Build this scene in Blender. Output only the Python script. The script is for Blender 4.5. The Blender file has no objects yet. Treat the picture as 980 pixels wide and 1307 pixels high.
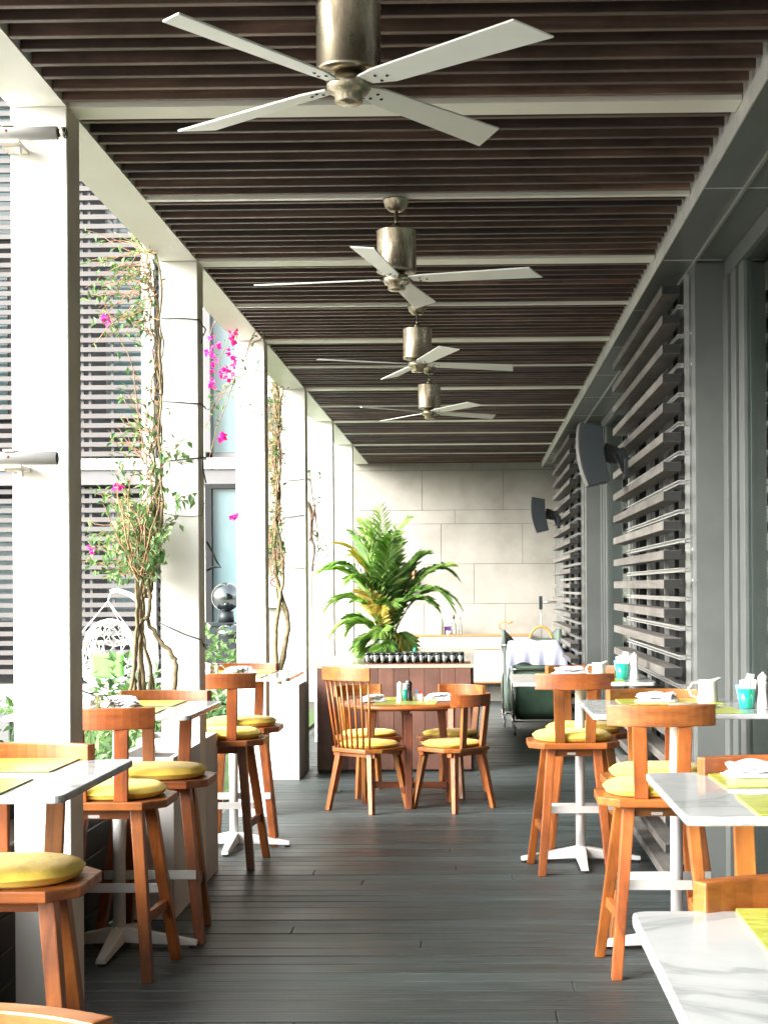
import bpy, bmesh, math, random
from mathutils import Vector, Matrix, Euler
R = math.radians
rnd = random.Random(7)
scene = bpy.context.scene
COL = scene.collection

# ---------------------------------------------------------------- materials
MATS = {}
def new_mat(name):
    m = bpy.data.materials.new(name); m.use_nodes = True
    nt = m.node_tree; b = nt.nodes['Principled BSDF']
    MATS[name] = m
    return m, nt, b
def coords(nt, scale=(1,1,1), kind='Object', rand=True):
    tc = nt.nodes.new('ShaderNodeTexCoord'); mp = nt.nodes.new('ShaderNodeMapping')
    mp.inputs['Scale'].default_value = scale
    nt.links.new(tc.outputs[kind], mp.inputs['Vector'])
    if rand:
        oi = nt.nodes.new('ShaderNodeObjectInfo'); ml = nt.nodes.new('ShaderNodeMath'); ml.operation = 'MULTIPLY'
        ml.inputs[1].default_value = 37.0
        nt.links.new(oi.outputs['Random'], ml.inputs[0])
        nt.links.new(ml.outputs[0], mp.inputs['Location'])
    return mp.outputs['Vector']
def noise(nt, vec, scale, detail=5, rough=.55, dist=0):
    n = nt.nodes.new('ShaderNodeTexNoise'); n.inputs['Scale'].default_value = scale
    n.inputs['Detail'].default_value = detail; n.inputs['Roughness'].default_value = rough
    n.inputs['Distortion'].default_value = dist
    nt.links.new(vec, n.inputs['Vector']); return n.outputs['Fac']
def ramp(nt, fac, stops):
    r = nt.nodes.new('ShaderNodeValToRGB'); e = r.color_ramp.elements
    while len(e) < len(stops): e.new(.5)
    for i, (p, c) in enumerate(stops):
        e[i].position = p; e[i].color = (*c, 1) if len(c) == 3 else c
    nt.links.new(fac, r.inputs['Fac']); return r.outputs['Color']
def bump(nt, b, fac, strength=.2, dist=.01):
    bp = nt.nodes.new('ShaderNodeBump'); bp.inputs['Strength'].default_value = strength
    bp.inputs['Distance'].default_value = dist
    nt.links.new(fac, bp.inputs['Height']); nt.links.new(bp.outputs['Normal'], b.inputs['Normal'])
def mixc(nt, fac, a, b_, mode='MIX'):
    m = nt.nodes.new('ShaderNodeMix'); m.data_type = 'RGBA'; m.blend_type = mode
    for sock, v in ((m.inputs[0], fac), (m.inputs[6], a), (m.inputs[7], b_)):
        if hasattr(v, 'links'): nt.links.new(v, sock)
        elif isinstance(v, (int, float)): sock.default_value = v
        else: sock.default_value = (*v, 1)
    return m.outputs[2]
def plain(name, col, rough=.5, metal=0., var=.12, scale=6, bmp=0., bscale=60, spec=.5, stretch=(1,1,1)):
    m, nt, b = new_mat(name)
    v = coords(nt, stretch)
    f = noise(nt, v, scale)
    lo = tuple(c*(1-var) for c in col); hi = tuple(min(1, c*(1+var)) for c in col)
    nt.links.new(ramp(nt, f, [(.3, lo), (.7, hi)]), b.inputs['Base Color'])
    b.inputs['Roughness'].default_value = rough; b.inputs['Metallic'].default_value = metal
    b.inputs['Specular IOR Level'].default_value = spec
    if bmp: bump(nt, b, noise(nt, v, bscale, 4), bmp, .005)
    return m
def wood(name, axis, stops, rough=.33, g=26, bmp=.12, obvar=.25):
    m, nt, b = new_mat(name)
    s = [g, g, g]; s[axis] = g*.06
    v = coords(nt, tuple(s))
    f = noise(nt, v, 1.0, 6, .62, .6)
    c = ramp(nt, f, stops)
    v2 = coords(nt, (1,1,1)); f2 = noise(nt, v2, 4, 5, .6)
    c = mixc(nt, ramp(nt, f2, [(.42, (0,0,0)), (.78, (.8,.8,.8))]), c, tuple(x*.6 for x in stops[0][1]))
    if obvar:
        oi = nt.nodes.new('ShaderNodeObjectInfo')
        hs = nt.nodes.new('ShaderNodeHueSaturation')
        mr = nt.nodes.new('ShaderNodeMapRange'); mr.inputs['To Min'].default_value = 1-obvar; mr.inputs['To Max'].default_value = 1+obvar*.6
        nt.links.new(oi.outputs['Random'], mr.inputs['Value']); nt.links.new(mr.outputs[0], hs.inputs['Value'])
        mh = nt.nodes.new('ShaderNodeMapRange'); mh.inputs['To Min'].default_value = .508; mh.inputs['To Max'].default_value = .492
        nt.links.new(oi.outputs['Random'], mh.inputs['Value']); nt.links.new(mh.outputs[0], hs.inputs['Hue'])
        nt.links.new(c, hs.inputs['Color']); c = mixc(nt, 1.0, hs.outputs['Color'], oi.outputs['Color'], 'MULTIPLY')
    nt.links.new(c, b.inputs['Base Color'])
    nt.links.new(ramp(nt, f, [(.2, (rough+.15,)*3), (.8, (rough-.08,)*3)]), b.inputs['Roughness'])
    bump(nt, b, f, bmp, .004)
    return m
W = [(.25, (.13,.036,.008)), (.45, (.33,.102,.021)), (.62, (.43,.145,.032)), (.8, (.54,.20,.05))]
wood('wood_x', 0, W); wood('wood_y', 1, W); wood('wood_z', 2, W)
Wd = [(.25, (.10,.030,.012)), (.55, (.20,.065,.024)), (.8, (.28,.10,.04))]
wood('darkwood_x', 0, Wd); wood('darkwood_z', 2, Wd)
wood('counter_wood', 2, [(.25, (.085,.036,.024)), (.6, (.14,.062,.042)), (.85, (.19,.092,.065))], .5)
def island_var(name, lo=.55, hi=1.35):
    m = MATS[name]; nt = m.node_tree; b = nt.nodes['Principled BSDF']; l = b.inputs['Base Color'].links[0]; src = l.from_socket
    g = nt.nodes.new('ShaderNodeNewGeometry'); mr = nt.nodes.new('ShaderNodeMapRange'); mr.inputs['To Min'].default_value = lo; mr.inputs['To Max'].default_value = hi
    hs = nt.nodes.new('ShaderNodeHueSaturation'); nt.links.new(g.outputs['Random Per Island'], mr.inputs['Value'])
    nt.links.new(mr.outputs[0], hs.inputs['Value']); nt.links.new(src, hs.inputs['Color']); nt.links.new(hs.outputs['Color'], b.inputs['Base Color'])
wood('slat_wood', 0, [(.25, (.026,.017,.013)), (.42, (.072,.044,.033)), (.56, (.13,.079,.060)), (.74, (.32,.20,.155))], .45, 11, .4, .3)
wood('louvre_wood', 1, [(.2, (.075,.070,.063)), (.5, (.135,.126,.115)), (.8, (.19,.18,.165))], .6, 18, .2, .1)
island_var('slat_wood'); island_var('louvre_wood', .75, 1.2); island_var('counter_wood', .8, 1.2)
plain('louvre_end', (.014,.015,.015), .6)
plain('white_paint', (.80,.80,.76), .45, var=.03, scale=2)
plain('white_beam', (.86,.87,.79), .5, var=.04, scale=2)
plain('column_edge', (.72,.69,.60), .5, var=.08)
plain('planter_white', (.62,.62,.60), .7, var=.10, scale=3, bmp=.15)
plain('grey_panel', (.135,.148,.143), .42, .3, var=.12, scale=3, bmp=.04, bscale=250)
plain('grey_trim', (.40,.41,.40), .35, .6, var=.05)
plain('dark_metal', (.012,.014,.015), .45, .2)
plain('black_plastic', (.012,.018,.022), .5, 0, var=.1)
plain('speaker_grille', (.10,.10,.10), .4, .5)
plain('alu', (.62,.63,.62), .3, .8, var=.05)
plain('steel', (.62,.60,.56), .22, 1., var=.15, scale=9)
plain('powder_white', (.78,.79,.78), .35, var=.03)
plain('cream_pole', (.74,.70,.62), .4, var=.03)
plain('blade_white', (.84,.88,.85), .4, var=.03)
plain('fabric_white', (.82,.82,.86), .9, var=.04, bmp=.5, bscale=90)
plain('sheet_blue_white', (.46,.48,.64), .9, var=.06, bmp=.4, bscale=60)
plain('sheer_green', (.10,.18,.12), .32, var=.3, scale=5, bmp=.6, bscale=9)
plain('canvas_grey_green', (.085,.12,.095), .6, var=.25, scale=4, bmp=.5, bscale=10)
plain('rubber', (.02,.02,.02), .7)
plain('caster_grey', (.25,.26,.27), .4, .3)
plain('mill_white', (.85,.85,.82), .25, var=.02)
plain('mill_black', (.01,.012,.012), .25)
plain('paper', (.8,.8,.78), .8, var=.03)
plain('paper_blue', (.25,.45,.75), .7)
plain('paper_red', (.6,.06,.05), .7)
plain('wicker_white', (.80,.80,.78), .6)
plain('cushion_green', (.16,.50,.10), .9, bmp=.4, bscale=20)
plain('wicker_tan', (.55,.27,.05), .5)
plain('dark_planter', (.018,.026,.026), .45, var=.3, scale=8)
plain('soil', (.05,.035,.025), .9, bmp=.6)
plain('bark', (.17,.135,.07), .85, var=.35, scale=30, bmp=.6, bscale=90)
plain('bark_dark', (.085,.05,.03), .85, var=.35, scale=30)
plain('twig', (.26,.15,.08), .85, var=.3, scale=30)
plain('wire_black', (.02,.03,.03), .5)
plain('pot_dark', (.015,.02,.018), .4)
plain('facade_slat', (.115,.110,.107), .6, var=.10, scale=2)
plain('facade_dark', (.02,.022,.026), .6)
plain('facade_white', (.62,.61,.58), .6, var=.03)
plain('facade_grey', (.15,.15,.155), .6, var=.04)
plain('book_blue', (.16,.18,.42), .6)
plain('purple', (.07,.02,.16), .5)
plain('orange_wood', (.50,.20,.09), .5)
plain('sign_blue', (.45,.68,.78), .5, var=.02)
plain('sign_red', (.65,.05,.04), .5, var=.02)
plain('terrace', (.30,.285,.265), .8, var=.1, scale=3)
plain('jar_fill', (.75,.74,.72), .3, .3, var=.3, scale=40, stretch=(1,1,.1))
plain('brushed', (.72,.72,.70), .38, .35, var=.06)
plain('lamp_grey', (.10,.10,.10), .6)
plain('white_grey', (.62,.63,.61), .5)
plain('dark_chrome', (.22,.25,.25), .12, 1.)
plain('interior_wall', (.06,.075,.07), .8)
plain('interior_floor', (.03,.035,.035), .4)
plain('mortar', (.11,.105,.09), .9)
plain('cabinet_white', (.80,.80,.74), .45, var=.03)
plain('cabinet_wood', (.42,.20,.08), .5)
plain('counter_stone', (.34,.31,.24), .18, var=.12, scale=2.5)
plain('bottle_green', (.45,.60,.45), .2)
plain('bottle_dark', (.10,.06,.05), .25)
plain('red_dot', (.3,.05,.04), .6)

# fan metal with vertical stains
m, nt, b = new_mat('fan_metal')
v = coords(nt, (14,14,3)); f = noise(nt, v, 1.5, 6, .7)
nt.links.new(ramp(nt, f, [(.3, (.16,.12,.075)), (.55, (.50,.45,.34)), (.8, (.66,.62,.52))]), b.inputs['Base Color'])
nt.links.new(ramp(nt, f, [(.3, (.5,)*3), (.7, (.16,)*3)]), b.inputs['Roughness'])
b.inputs['Metallic'].default_value = 1
# yellow cushion
m, nt, b = new_mat('yellow_fabric')
v = coords(nt); f = noise(nt, v, 7, 3)
nt.links.new(ramp(nt, f, [(.3, (.80,.56,.07)), (.7, (.88,.65,.10))]), b.inputs['Base Color'])
b.inputs['Roughness'].default_value = .8; b.inputs['Sheen Weight'].default_value = .15
f2 = noise(nt, v, 9, 5, .6); bump(nt, b, f2, .5, .02)
# marble
m, nt, b = new_mat('marble')
v = coords(nt, (1.0,1.6,1))
f = noise(nt, v, 1.5, 5, .55, 1.1)
vein = ramp(nt, f, [(.36, (1,1,1)), (.47, (.86,.87,.88)), (.50, (.55,.57,.58)), (.525, (.90,.91,.91)), (.64, (1,1,1))])
f2 = noise(nt, v, 1.3, 6, .6, .5)
soft = ramp(nt, f2, [(.3, (.38,.40,.398)), (.7, (.51,.525,.518))])
nt.links.new(mixc(nt, .75, soft, vein, 'MULTIPLY'), b.inputs['Base Color'])
nt.links.new(ramp(nt, noise(nt, v, 6, 5, .7), [(.4, (.05,)*3), (.75, (.22,)*3)]), b.inputs['Roughness'])
# placemat
m, nt, b = new_mat('placemat_green')
v = coords(nt, (2.2,7,1)); f = noise(nt, v, 5, 6, .6, 1.4)
nt.links.new(ramp(nt, f, [(.3, (.24,.27,.03)), (.5, (.38,.41,.07)), (.72, (.52,.55,.16))]), b.inputs['Base Color'])
b.inputs['Roughness'].default_value = .3
# striped napkin
m, nt, b = new_mat('napkin_striped')
v = coords(nt, (1,1,1)); w = nt.nodes.new('ShaderNodeTexWave'); w.inputs['Scale'].default_value = 11
w.inputs['Distortion'].default_value = 3; w.inputs['Detail'].default_value = 2
nt.links.new(v, w.inputs['Vector'])
nt.links.new(ramp(nt, w.outputs['Fac'], [(.0, (.22,.14,.18)), (.08, (.55,.48,.52)), (.16, (.80,.78,.80)), (1, (.84,.83,.84))]), b.inputs['Base Color'])
b.inputs['Roughness'].default_value = .9
bump(nt, b, noise(nt, v, 60), .4, .004)
# glass
def glass(name, col, rough=.02, mixf=.0):
    m, nt, b = new_mat(name)
    b.inputs['Base Color'].default_value = (*col, 1); b.inputs['Roughness'].default_value = rough
    b.inputs['Transmission Weight'].default_value = 1; b.inputs['IOR'].default_value = 1.45
    return m

# big pane: see-through, reflecting, no caustics
def pane(name, tint, ior=1.5, boost=1.0):
    m, nt, b = new_mat(name); nt.nodes.remove(b)
    out = nt.nodes['Material Output']
    tr = nt.nodes.new('ShaderNodeBsdfTransparent'); tr.inputs['Color'].default_value = (*tint, 1)
    gl = nt.nodes.new('ShaderNodeBsdfGlossy'); gl.inputs['Roughness'].default_value = .03
    gl.inputs['Color'].default_value = (.85,.95,.92,1)
    fr = nt.nodes.new('ShaderNodeFresnel'); fr.inputs['IOR'].default_value = ior
    ml = nt.nodes.new('ShaderNodeMath'); ml.operation = 'MULTIPLY'; ml.inputs[1].default_value = boost; ml.use_clamp = True
    mx = nt.nodes.new('ShaderNodeMixShader')
    nt.links.new(fr.outputs[0], ml.inputs[0]); nt.links.new(ml.outputs[0], mx.inputs[0])
    nt.links.new(tr.outputs[0], mx.inputs[1]); nt.links.new(gl.outputs[0], mx.inputs[2])
    nt.links.new(mx.outputs[0], out.inputs['Surface'])
m, nt, b = new_mat('teal_glass')
b.inputs['Base Color'].default_value = (.03,.52,.38,1); b.inputs['Roughness'].default_value = .08; b.inputs['Transmission Weight'].default_value = .35
pane('clear_glass', (.97,.985,.98), 1.5)
pane('window_glass', (.45,.55,.52), 1.8)
m, nt, b = new_mat('far_glass')
v = coords(nt, (1,1,.6)); f = noise(nt, v, .7, 3)
nt.links.new(ramp(nt, f, [(.3, (.09,.15,.165)), (.7, (.17,.245,.26))]), b.inputs['Base Color'])
b.inputs['Roughness'].default_value = .08; b.inputs['Specular IOR Level'].default_value = .8
# deck
m, nt, b = new_mat('deck_boards')
tc = nt.nodes.new('ShaderNodeTexCoord')
sx = nt.nodes.new('ShaderNodeSeparateXYZ'); nt.links.new(tc.outputs['Object'], sx.inputs[0])
dv = nt.nodes.new('ShaderNodeMath'); dv.operation = 'DIVIDE'; dv.inputs[1].default_value = .137
nt.links.new(sx.outputs['Y'], dv.inputs[0])
fl = nt.nodes.new('ShaderNodeMath'); fl.operation = 'FLOOR'; nt.links.new(dv.outputs[0], fl.inputs[0])
wn = nt.nodes.new('ShaderNodeTexWhiteNoise'); wn.noise_dimensions = '1D'; nt.links.new(fl.outputs[0], wn.inputs['W'])
v = coords(nt, (1.2,30,1), rand=False); f = noise(nt, v, 1.6, 7, .65, .4)
c1 = ramp(nt, f, [(.25, (.015,.022,.022)), (.5, (.036,.047,.047)), (.72, (.085,.102,.10))])
bw = ramp(nt, wn.outputs['Value'], [(0, (.76,.76,.76)), (.5, (.96,.97,.97)), (1, (1.32,1.34,1.33))])
c2 = mixc(nt, 1.0, c1, bw, 'MULTIPLY')
v3 = coords(nt, (1,1,1), rand=False); f3 = noise(nt, v3, 70, 2, .5)
v4 = coords(nt, (1,1,1), rand=False); f4 = noise(nt, v4, .9, 4, .6)
c2 = mixc(nt, ramp(nt, f4, [(.45, (0,0,0)), (.75, (.45,.45,.45))]), c2, (.082,.092,.092))
c2 = mixc(nt, ramp(nt, f3, [(.72, (0,0,0)), (.76, (.8,.8,.8))]), c2, (.20,.20,.19))
nt.links.new(c2, b.inputs['Base Color'])
rr_ = nt.nodes.new('ShaderNodeMath'); rr_.operation = 'MULTIPLY_ADD'; rr_.inputs[1].default_value = .12; nt.links.new(wn.outputs['Value'], rr_.inputs[0])
nt.links.new(ramp(nt, f4, [(.3, (.34,)*3), (.7, (.48,)*3)]), rr_.inputs[2]); nt.links.new(rr_.outputs[0], b.inputs['Roughness'])
wv = nt.nodes.new('ShaderNodeTexWave'); wv.bands_direction = 'Y'; wv.inputs['Scale'].default_value = 14; wv.inputs['Distortion'].default_value = .3
nt.links.new(tc.outputs['Object'], wv.inputs['Vector'])
ad = nt.nodes.new('ShaderNodeMath'); ad.operation = 'MULTIPLY_ADD'; ad.inputs[1].default_value = .5; nt.links.new(wv.outputs['Fac'], ad.inputs[0]); nt.links.new(f, ad.inputs[2])
bump(nt, b, ad.outputs[0], .45, .004)
plain('deck_gap', (.008,.009,.009), .9)
# concrete tile
m, nt, b = new_mat('stone_tile')
v = coords(nt, (1,1,1), rand=False); f = noise(nt, v, 1.7, 6, .6, .3)
nt.links.new(ramp(nt, f, [(.28, (.22,.212,.185)), (.5, (.29,.28,.25)), (.75, (.345,.335,.30))]), b.inputs['Base Color'])
b.inputs['Roughness'].default_value = .8
bump(nt, b, noise(nt, v, 25, 5), .15, .004)
# grass
m, nt, b = new_mat('grass')
v = coords(nt, rand=False); f = noise(nt, v, 40, 6)
nt.links.new(ramp(nt, f, [(.3, (.03,.07,.015)), (.7, (.11,.19,.05))]), b.inputs['Base Color']); b.inputs['Roughness'].default_value = .9
# leaves
def leafmat(name, lo, hi, trans=.35):
    m, nt, b = new_mat(name)
    g = nt.nodes.new('ShaderNodeNewGeometry')
    c = ramp(nt, g.outputs['Random Per Island'], [(0, lo), (1, hi)])
    nt.links.new(c, b.inputs['Base Color']); b.inputs['Roughness'].default_value = .45
    t = nt.nodes.new('ShaderNodeBsdfTranslucent'); nt.links.new(c, t.inputs['Color'])
    mx = nt.nodes.new('ShaderNodeMixShader'); mx.inputs[0].default_value = trans
    nt.links.new(b.outputs[0], mx.inputs[1]); nt.links.new(t.outputs[0], mx.inputs[2])
    nt.links.new(mx.outputs[0], nt.nodes['Material Output'].inputs['Surface'])
leafmat('leaf', (.04,.11,.03), (.20,.34,.12))
leafmat('leaf_pale', (.10,.24,.06), (.34,.48,.22))
leafmat('leaf_dark', (.02,.07,.025), (.08,.18,.06))
leafmat('petal', (.62,.01,.22), (.85,.04,.42), .4)
leafmat('palm_green', (.03,.12,.02), (.26,.48,.10), .5)
leafmat('palm_light', (.16,.34,.06), (.48,.66,.20), .55)
leafmat('palm_yellow', (.45,.42,.08), (.62,.50,.13), .5)

# ---------------------------------------------------------------- mesh builder
class MB:
    def __init__(s): s.v = []; s.f = []; s.sm = []; s.mi = []; s.m = 0
    def add(s, vs, fs, smooth=False):
        o = len(s.v); s.v += [tuple(v) for v in vs]
        for f in fs: s.f.append([i+o for i in f]); s.sm.append(smooth); s.mi.append(s.m)
        return s
    def box(s, x0, x1, y0, y1, z0, z1, M=None):
        vs = [Vector((x, y, z)) for z in (z0, z1) for x, y in ((x0,y0),(x1,y0),(x1,y1),(x0,y1))]
        if M is not None: vs = [M @ v for v in vs]
        return s.add(vs, [(3,2,1,0),(4,5,6,7),(0,1,5,4),(1,2,6,5),(2,3,7,6),(3,0,4,7)])
    def bar(s, p0, p1, w, h, up=(0,0,1), w1=None, h1=None):
        p0, p1 = Vector(p0), Vector(p1); d = (p1-p0).normalized(); u = Vector(up)
        sd = d.cross(u)
        if sd.length < 1e-4: sd = d.cross(Vector((0,1,0)))
        sd.normalize(); u = sd.cross(d); w1 = w1 or w; h1 = h1 or h
        vs = [p0+sd*a*w/2+u*b_*h/2 for a, b_ in ((-1,-1),(1,-1),(1,1),(-1,1))] + [p1+sd*a*w1/2+u*b_*h1/2 for a, b_ in ((-1,-1),(1,-1),(1,1),(-1,1))]
        return s.add(vs, [(0,1,2,3),(7,6,5,4),(0,4,5,1),(1,5,6,2),(2,6,7,3),(3,7,4,0)])
    def leg(s, p0, p1, w, d, w1=None, d1=None):        # section stays level (x by y)
        w1 = w1 or w; d1 = d1 or d
        q = ((-1,-1),(1,-1),(1,1),(-1,1))
        vs = [(p0[0]+a*w/2, p0[1]+b_*d/2, p0[2]) for a, b_ in q] + [(p1[0]+a*w1/2, p1[1]+b_*d1/2, p1[2]) for a, b_ in q]
        if p0[2] > p1[2]: vs = vs[4:]+vs[:4]
        return s.add(vs, [(3,2,1,0),(4,5,6,7),(0,1,5,4),(1,2,6,5),(2,3,7,6),(3,0,4,7)])
    def tube(s, pts, r, n=8, caps=True):
        pts = [Vector(p) for p in pts]; rs = r if isinstance(r, (list, tuple)) else [r]*len(pts)
        vs = []; prev = None
        for i, p in enumerate(pts):
            t = (pts[min(i+1, len(pts)-1)] - pts[max(i-1, 0)])
            if t.length < 1e-7: t = Vector((0,0,1))
            t.normalize()
            a = prev if prev is not None else (Vector((1,0,0)) if abs(t.x) < .9 else Vector((0,1,0)))
            a = (a - t*a.dot(t)); a = a.normalized() if a.length > 1e-6 else t.orthogonal().normalized(); prev = a
            b_ = t.cross(a)
            vs += [p + (a*math.cos(2*math.pi*k/n) + b_*math.sin(2*math.pi*k/n))*rs[i] for k in range(n)]
        fs = [(i*n+k, i*n+(k+1)%n, (i+1)*n+(k+1)%n, (i+1)*n+k) for i in range(len(pts)-1) for k in range(n)]
        if caps: fs += [tuple(range(n-1, -1, -1)), tuple((len(pts)-1)*n+k for k in range(n))]
        return s.add(vs, fs, n > 5)
    def lathe(s, prof, n=24, c=(0,0,0), M=None):
        vs = []
        for r, z in prof: vs += [Vector((c[0]+r*math.cos(2*math.pi*k/n), c[1]+r*math.sin(2*math.pi*k/n), c[2]+z)) for k in range(n)]
        if M is not None: vs = [M @ v for v in vs]
        fs = [(i*n+k, i*n+(k+1)%n, (i+1)*n+(k+1)%n, (i+1)*n+k) for i in range(len(prof)-1) for k in range(n)]
        if prof[0][0] > 1e-5: fs.append(tuple(range(n-1, -1, -1)))
        if prof[-1][0] > 1e-5 and prof[-1] != prof[0]: fs.append(tuple((len(prof)-1)*n+k for k in range(n)))
        return s.add(vs, fs, True)
    def prism(s, out, z0, z1, M=None):
        n = len(out); vs = [Vector((x, y, z0)) for x, y in out] + [Vector((x, y, z1)) for x, y in out]
        if M is not None: vs = [M @ v for v in vs]
        return s.add(vs, [tuple(range(n-1,-1,-1)), tuple(range(n, 2*n))] + [(i, (i+1)%n, n+(i+1)%n, n+i) for i in range(n)])
    def leafq(s, p, d, up, L, w):                       # pointed folded leaf
        d = d.normalized(); sd = d.cross(up)
        if sd.length < 1e-4: sd = d.orthogonal()
        sd.normalize(); n = sd.cross(d)
        a = p; c = p+d*L - n*L*.12; l = p+d*L*.42+sd*w/2+n*w*.18; r_ = p+d*L*.42-sd*w/2+n*w*.18
        return s.add([a, l, c, r_], [(0,1,2),(0,2,3)])
    def build(s, name, mats, parent=None, bevel=0, seg=2, loc=(0,0,0)):
        me = bpy.data.meshes.new(name)
        if bevel:
            bm = bmesh.new(); vs = [bm.verts.new(v) for v in s.v]
            for f, sm, mi in zip(s.f, s.sm, s.mi):
                try: fc = bm.faces.new([vs[i] for i in f]); fc.smooth = sm; fc.material_index = mi
                except ValueError: pass
            bm.normal_update()
            ed = [e for e in bm.edges if len(e.link_faces) == 2 and e.calc_face_angle(0) > R(30)]
            bmesh.ops.bevel(bm, geom=ed, offset=bevel, segments=seg, affect='EDGES', profile=.6, clamp_overlap=True)
            bm.to_mesh(me); bm.free()
        else:
            me.from_pydata(s.v, [], s.f); me.polygons.foreach_set('use_smooth', s.sm); me.polygons.foreach_set('material_index', s.mi)
        me.update()
        for mn in (mats if isinstance(mats, (list, tuple)) else [mats]): me.materials.append(MATS[mn])
        o = bpy.data.objects.new(name, me); COL.objects.link(o); o.location = loc
        if parent is not None: o.parent = parent
        return o
def tag(o, label, cat, group=None):
    o['label'] = label; o['category'] = cat
    if group: o['group'] = group
    return o
def thing(name, label, cat, loc=(0,0,0), rz=0, group=None):
    o = bpy.data.objects.new(name, None); COL.objects.link(o); o.empty_display_size = .1
    o.location = loc; o.rotation_euler = (0,0,rz); return tag(o, label, cat, group)
def structure(o): o['kind'] = 'structure'; return o
KIDS = {}
def copy_tree(o, parent=None):
    c = o.copy(); COL.objects.link(c)
    if parent is not None: c.parent = parent
    for ch in KIDS.setdefault(o.name, [x for x in list(COL.objects) if x.parent == o]): copy_tree(ch, c)
    return c
def place(proto, used, loc, rz, label, group=None):
    o = proto if not used else copy_tree(proto)
    o.location = loc; o.rotation_euler = (0,0,rz); o['label'] = label
    if group: o['group'] = group
    return o
def B(*a, **k): return MB().box(*a, **k)

# ---------------------------------------------------------------- camera
EY = 1.57
cam = bpy.data.cameras.new('camera'); co = bpy.data.objects.new('camera', cam); COL.objects.link(co); scene.camera = co
cam.sensor_fit = 'VERTICAL'; cam.sensor_height = 36; cam.sensor_width = 27; cam.lens = 1887/1307*36
YAW, ROLL = R(1.0), R(-.35)
cam.shift_x = -(603 - 1887*math.tan(YAW) - 490)/1307; cam.shift_y = (750-653.5)/1307
co.matrix_world = Matrix.Translation((0,0,EY)) @ Matrix.Rotation(YAW, 4, 'Z') @ Matrix.Rotation(R(90), 4, 'X') @ Matrix.Rotation(ROLL, 4, 'Z')
cam.clip_end = 500; cam.clip_start = .05

# ---------------------------------------------------------------- ground and deck
structure(MB().box(-150, 150, -60, 200, -.6, -.16).build('ground', 'terrace'))
structure(MB().box(-7.5, -2.0, 9.0, 21, -.2, -.12).build('lawn', 'grass'))
d = MB(); g = .0035
y = -5.0; p = .137
nb = int(25.4/p)
for i in range(-36, nb-36):
    y0 = i*p
    # each row is two or three boards end to end
    cuts = sorted([rnd.uniform(-1.2, 1.2)]) if rnd.random() < .45 else []
    xs = [-1.76] + cuts + [1.36]
    dz = rnd.uniform(-.0012, .0012)
    for a, c in zip(xs[:-1], xs[1:]):
        d.box(a+.002, c-.002, y0+g, y0+p-g, -.03, dz)
o = structure(d.build('deck_floor', 'deck_boards', bevel=.0025, seg=1))
structure(MB().box(-1.78, 1.38, -5.1, 20.6, -.15, -.032).build('deck_base', 'deck_gap'))

# ---------------------------------------------------------------- pergola
CX = -1.425; ZH = 3.28; PIT = 2.48; D1 = 5.21
perg = thing('pergola', 'white steel pergola with dark slatted timber ceiling over the deck', 'pergola', (0,0,0))
for k in range(-4, 6):
    yc = D1 + PIT*k
    if k < -2: continue
    c = MB(); c.box(CX-.20, CX-.003, yc, yc+.168, -.14, ZH)
    c.m = 1; c.box(CX-.004, CX, yc+.003, yc+.165, -.13, ZH-.001)
    c.build('column', ['white_paint', 'column_edge'], perg)
MB().box(CX-.20, CX-.001, -6, 20.38, ZH+.002, ZH+.34).build('edge_beam', 'white_beam', perg)
k = 0
yb = D1 - 1.24*8
beams = []
while yb < 20:
    main = (round((yb-D1)/1.24) % 2 == 0)
    wd = .13 if main else .032
    y0 = yb + (.02 if main else .03)
    MB().box(CX+.001, .958, y0, y0+wd, ZH+.002, ZH+.15).build('cross_beam', 'white_beam', perg)
    beams.append((y0, y0+wd)); yb += 1.24
ends = [b_[0] for b_ in beams[1:]] + [20.38]
for (b0, b1), nx in zip(beams, ends):
    s = MB(); n = max(2, round((nx-b1)/.121)); st = (nx-b1)/n
    for i in range(n):
        yy = b1 + st*i + .006; j = rnd.uniform(-.003, .003)
        s.box(CX+.002, .948+rnd.uniform(-.003,.003), yy+.03, yy+.056, ZH+j+.004, ZH+.12+j)
    s.build('slat_panel', 'slat_wood', perg, bevel=.002, seg=1)
MB().box(CX-.18, 1.28, -6, 20.38, ZH+.345, ZH+.40).build('roof_board', 'facade_dark', perg)

# ---------------------------------------------------------------- right-hand wall
wallt = thing('glazed_wall', 'grey metal clad wall with tall dark windows along the right of the deck', 'wall', (1.28,7.5,0))
def wp(name, mb, mat, bevel=0, parent=None):
    o = mb.build(name, mat, parent or wallt, bevel=bevel)
    if parent is None: o.location = (-1.28,-7.5,0)
    return o
ZS = EY+1.65
sf = MB()
pass                           # fascia lip
ys = [-6 + 1.35*i for i in range(21)]
for a, c in zip(ys[:-1], ys[1:]):
    sf.box(.970, 1.128, a+.006, min(c, 20.38)-.006, ZS, ZS+.02)
    sf.box(1.142, 1.34, a+.006, min(c, 20.38)-.006, ZS, ZS+.02)
wp('soffit', sf, 'grey_panel')
jt = MB()
for a in ys[1:-1]: jt.box(.972, 1.127, a-.005, a+.005, ZS-.002, ZS+.018).box(1.143, 1.27, a-.005, a+.005, ZS-.002, ZS+.018)
wp('soffit_joints', jt, 'white_grey')
wp('fascia_lip', B(.962, .968, -6, 20.38, ZS-.004, ZH+.12), 'white_grey')
wp('soffit_trim', B(1.128, 1.142, -6, 20.38, ZS-.012, ZS+.03).box(.972, 1.4, -6, 20.38, ZS+.03, ZS+.04), 'grey_trim')
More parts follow.
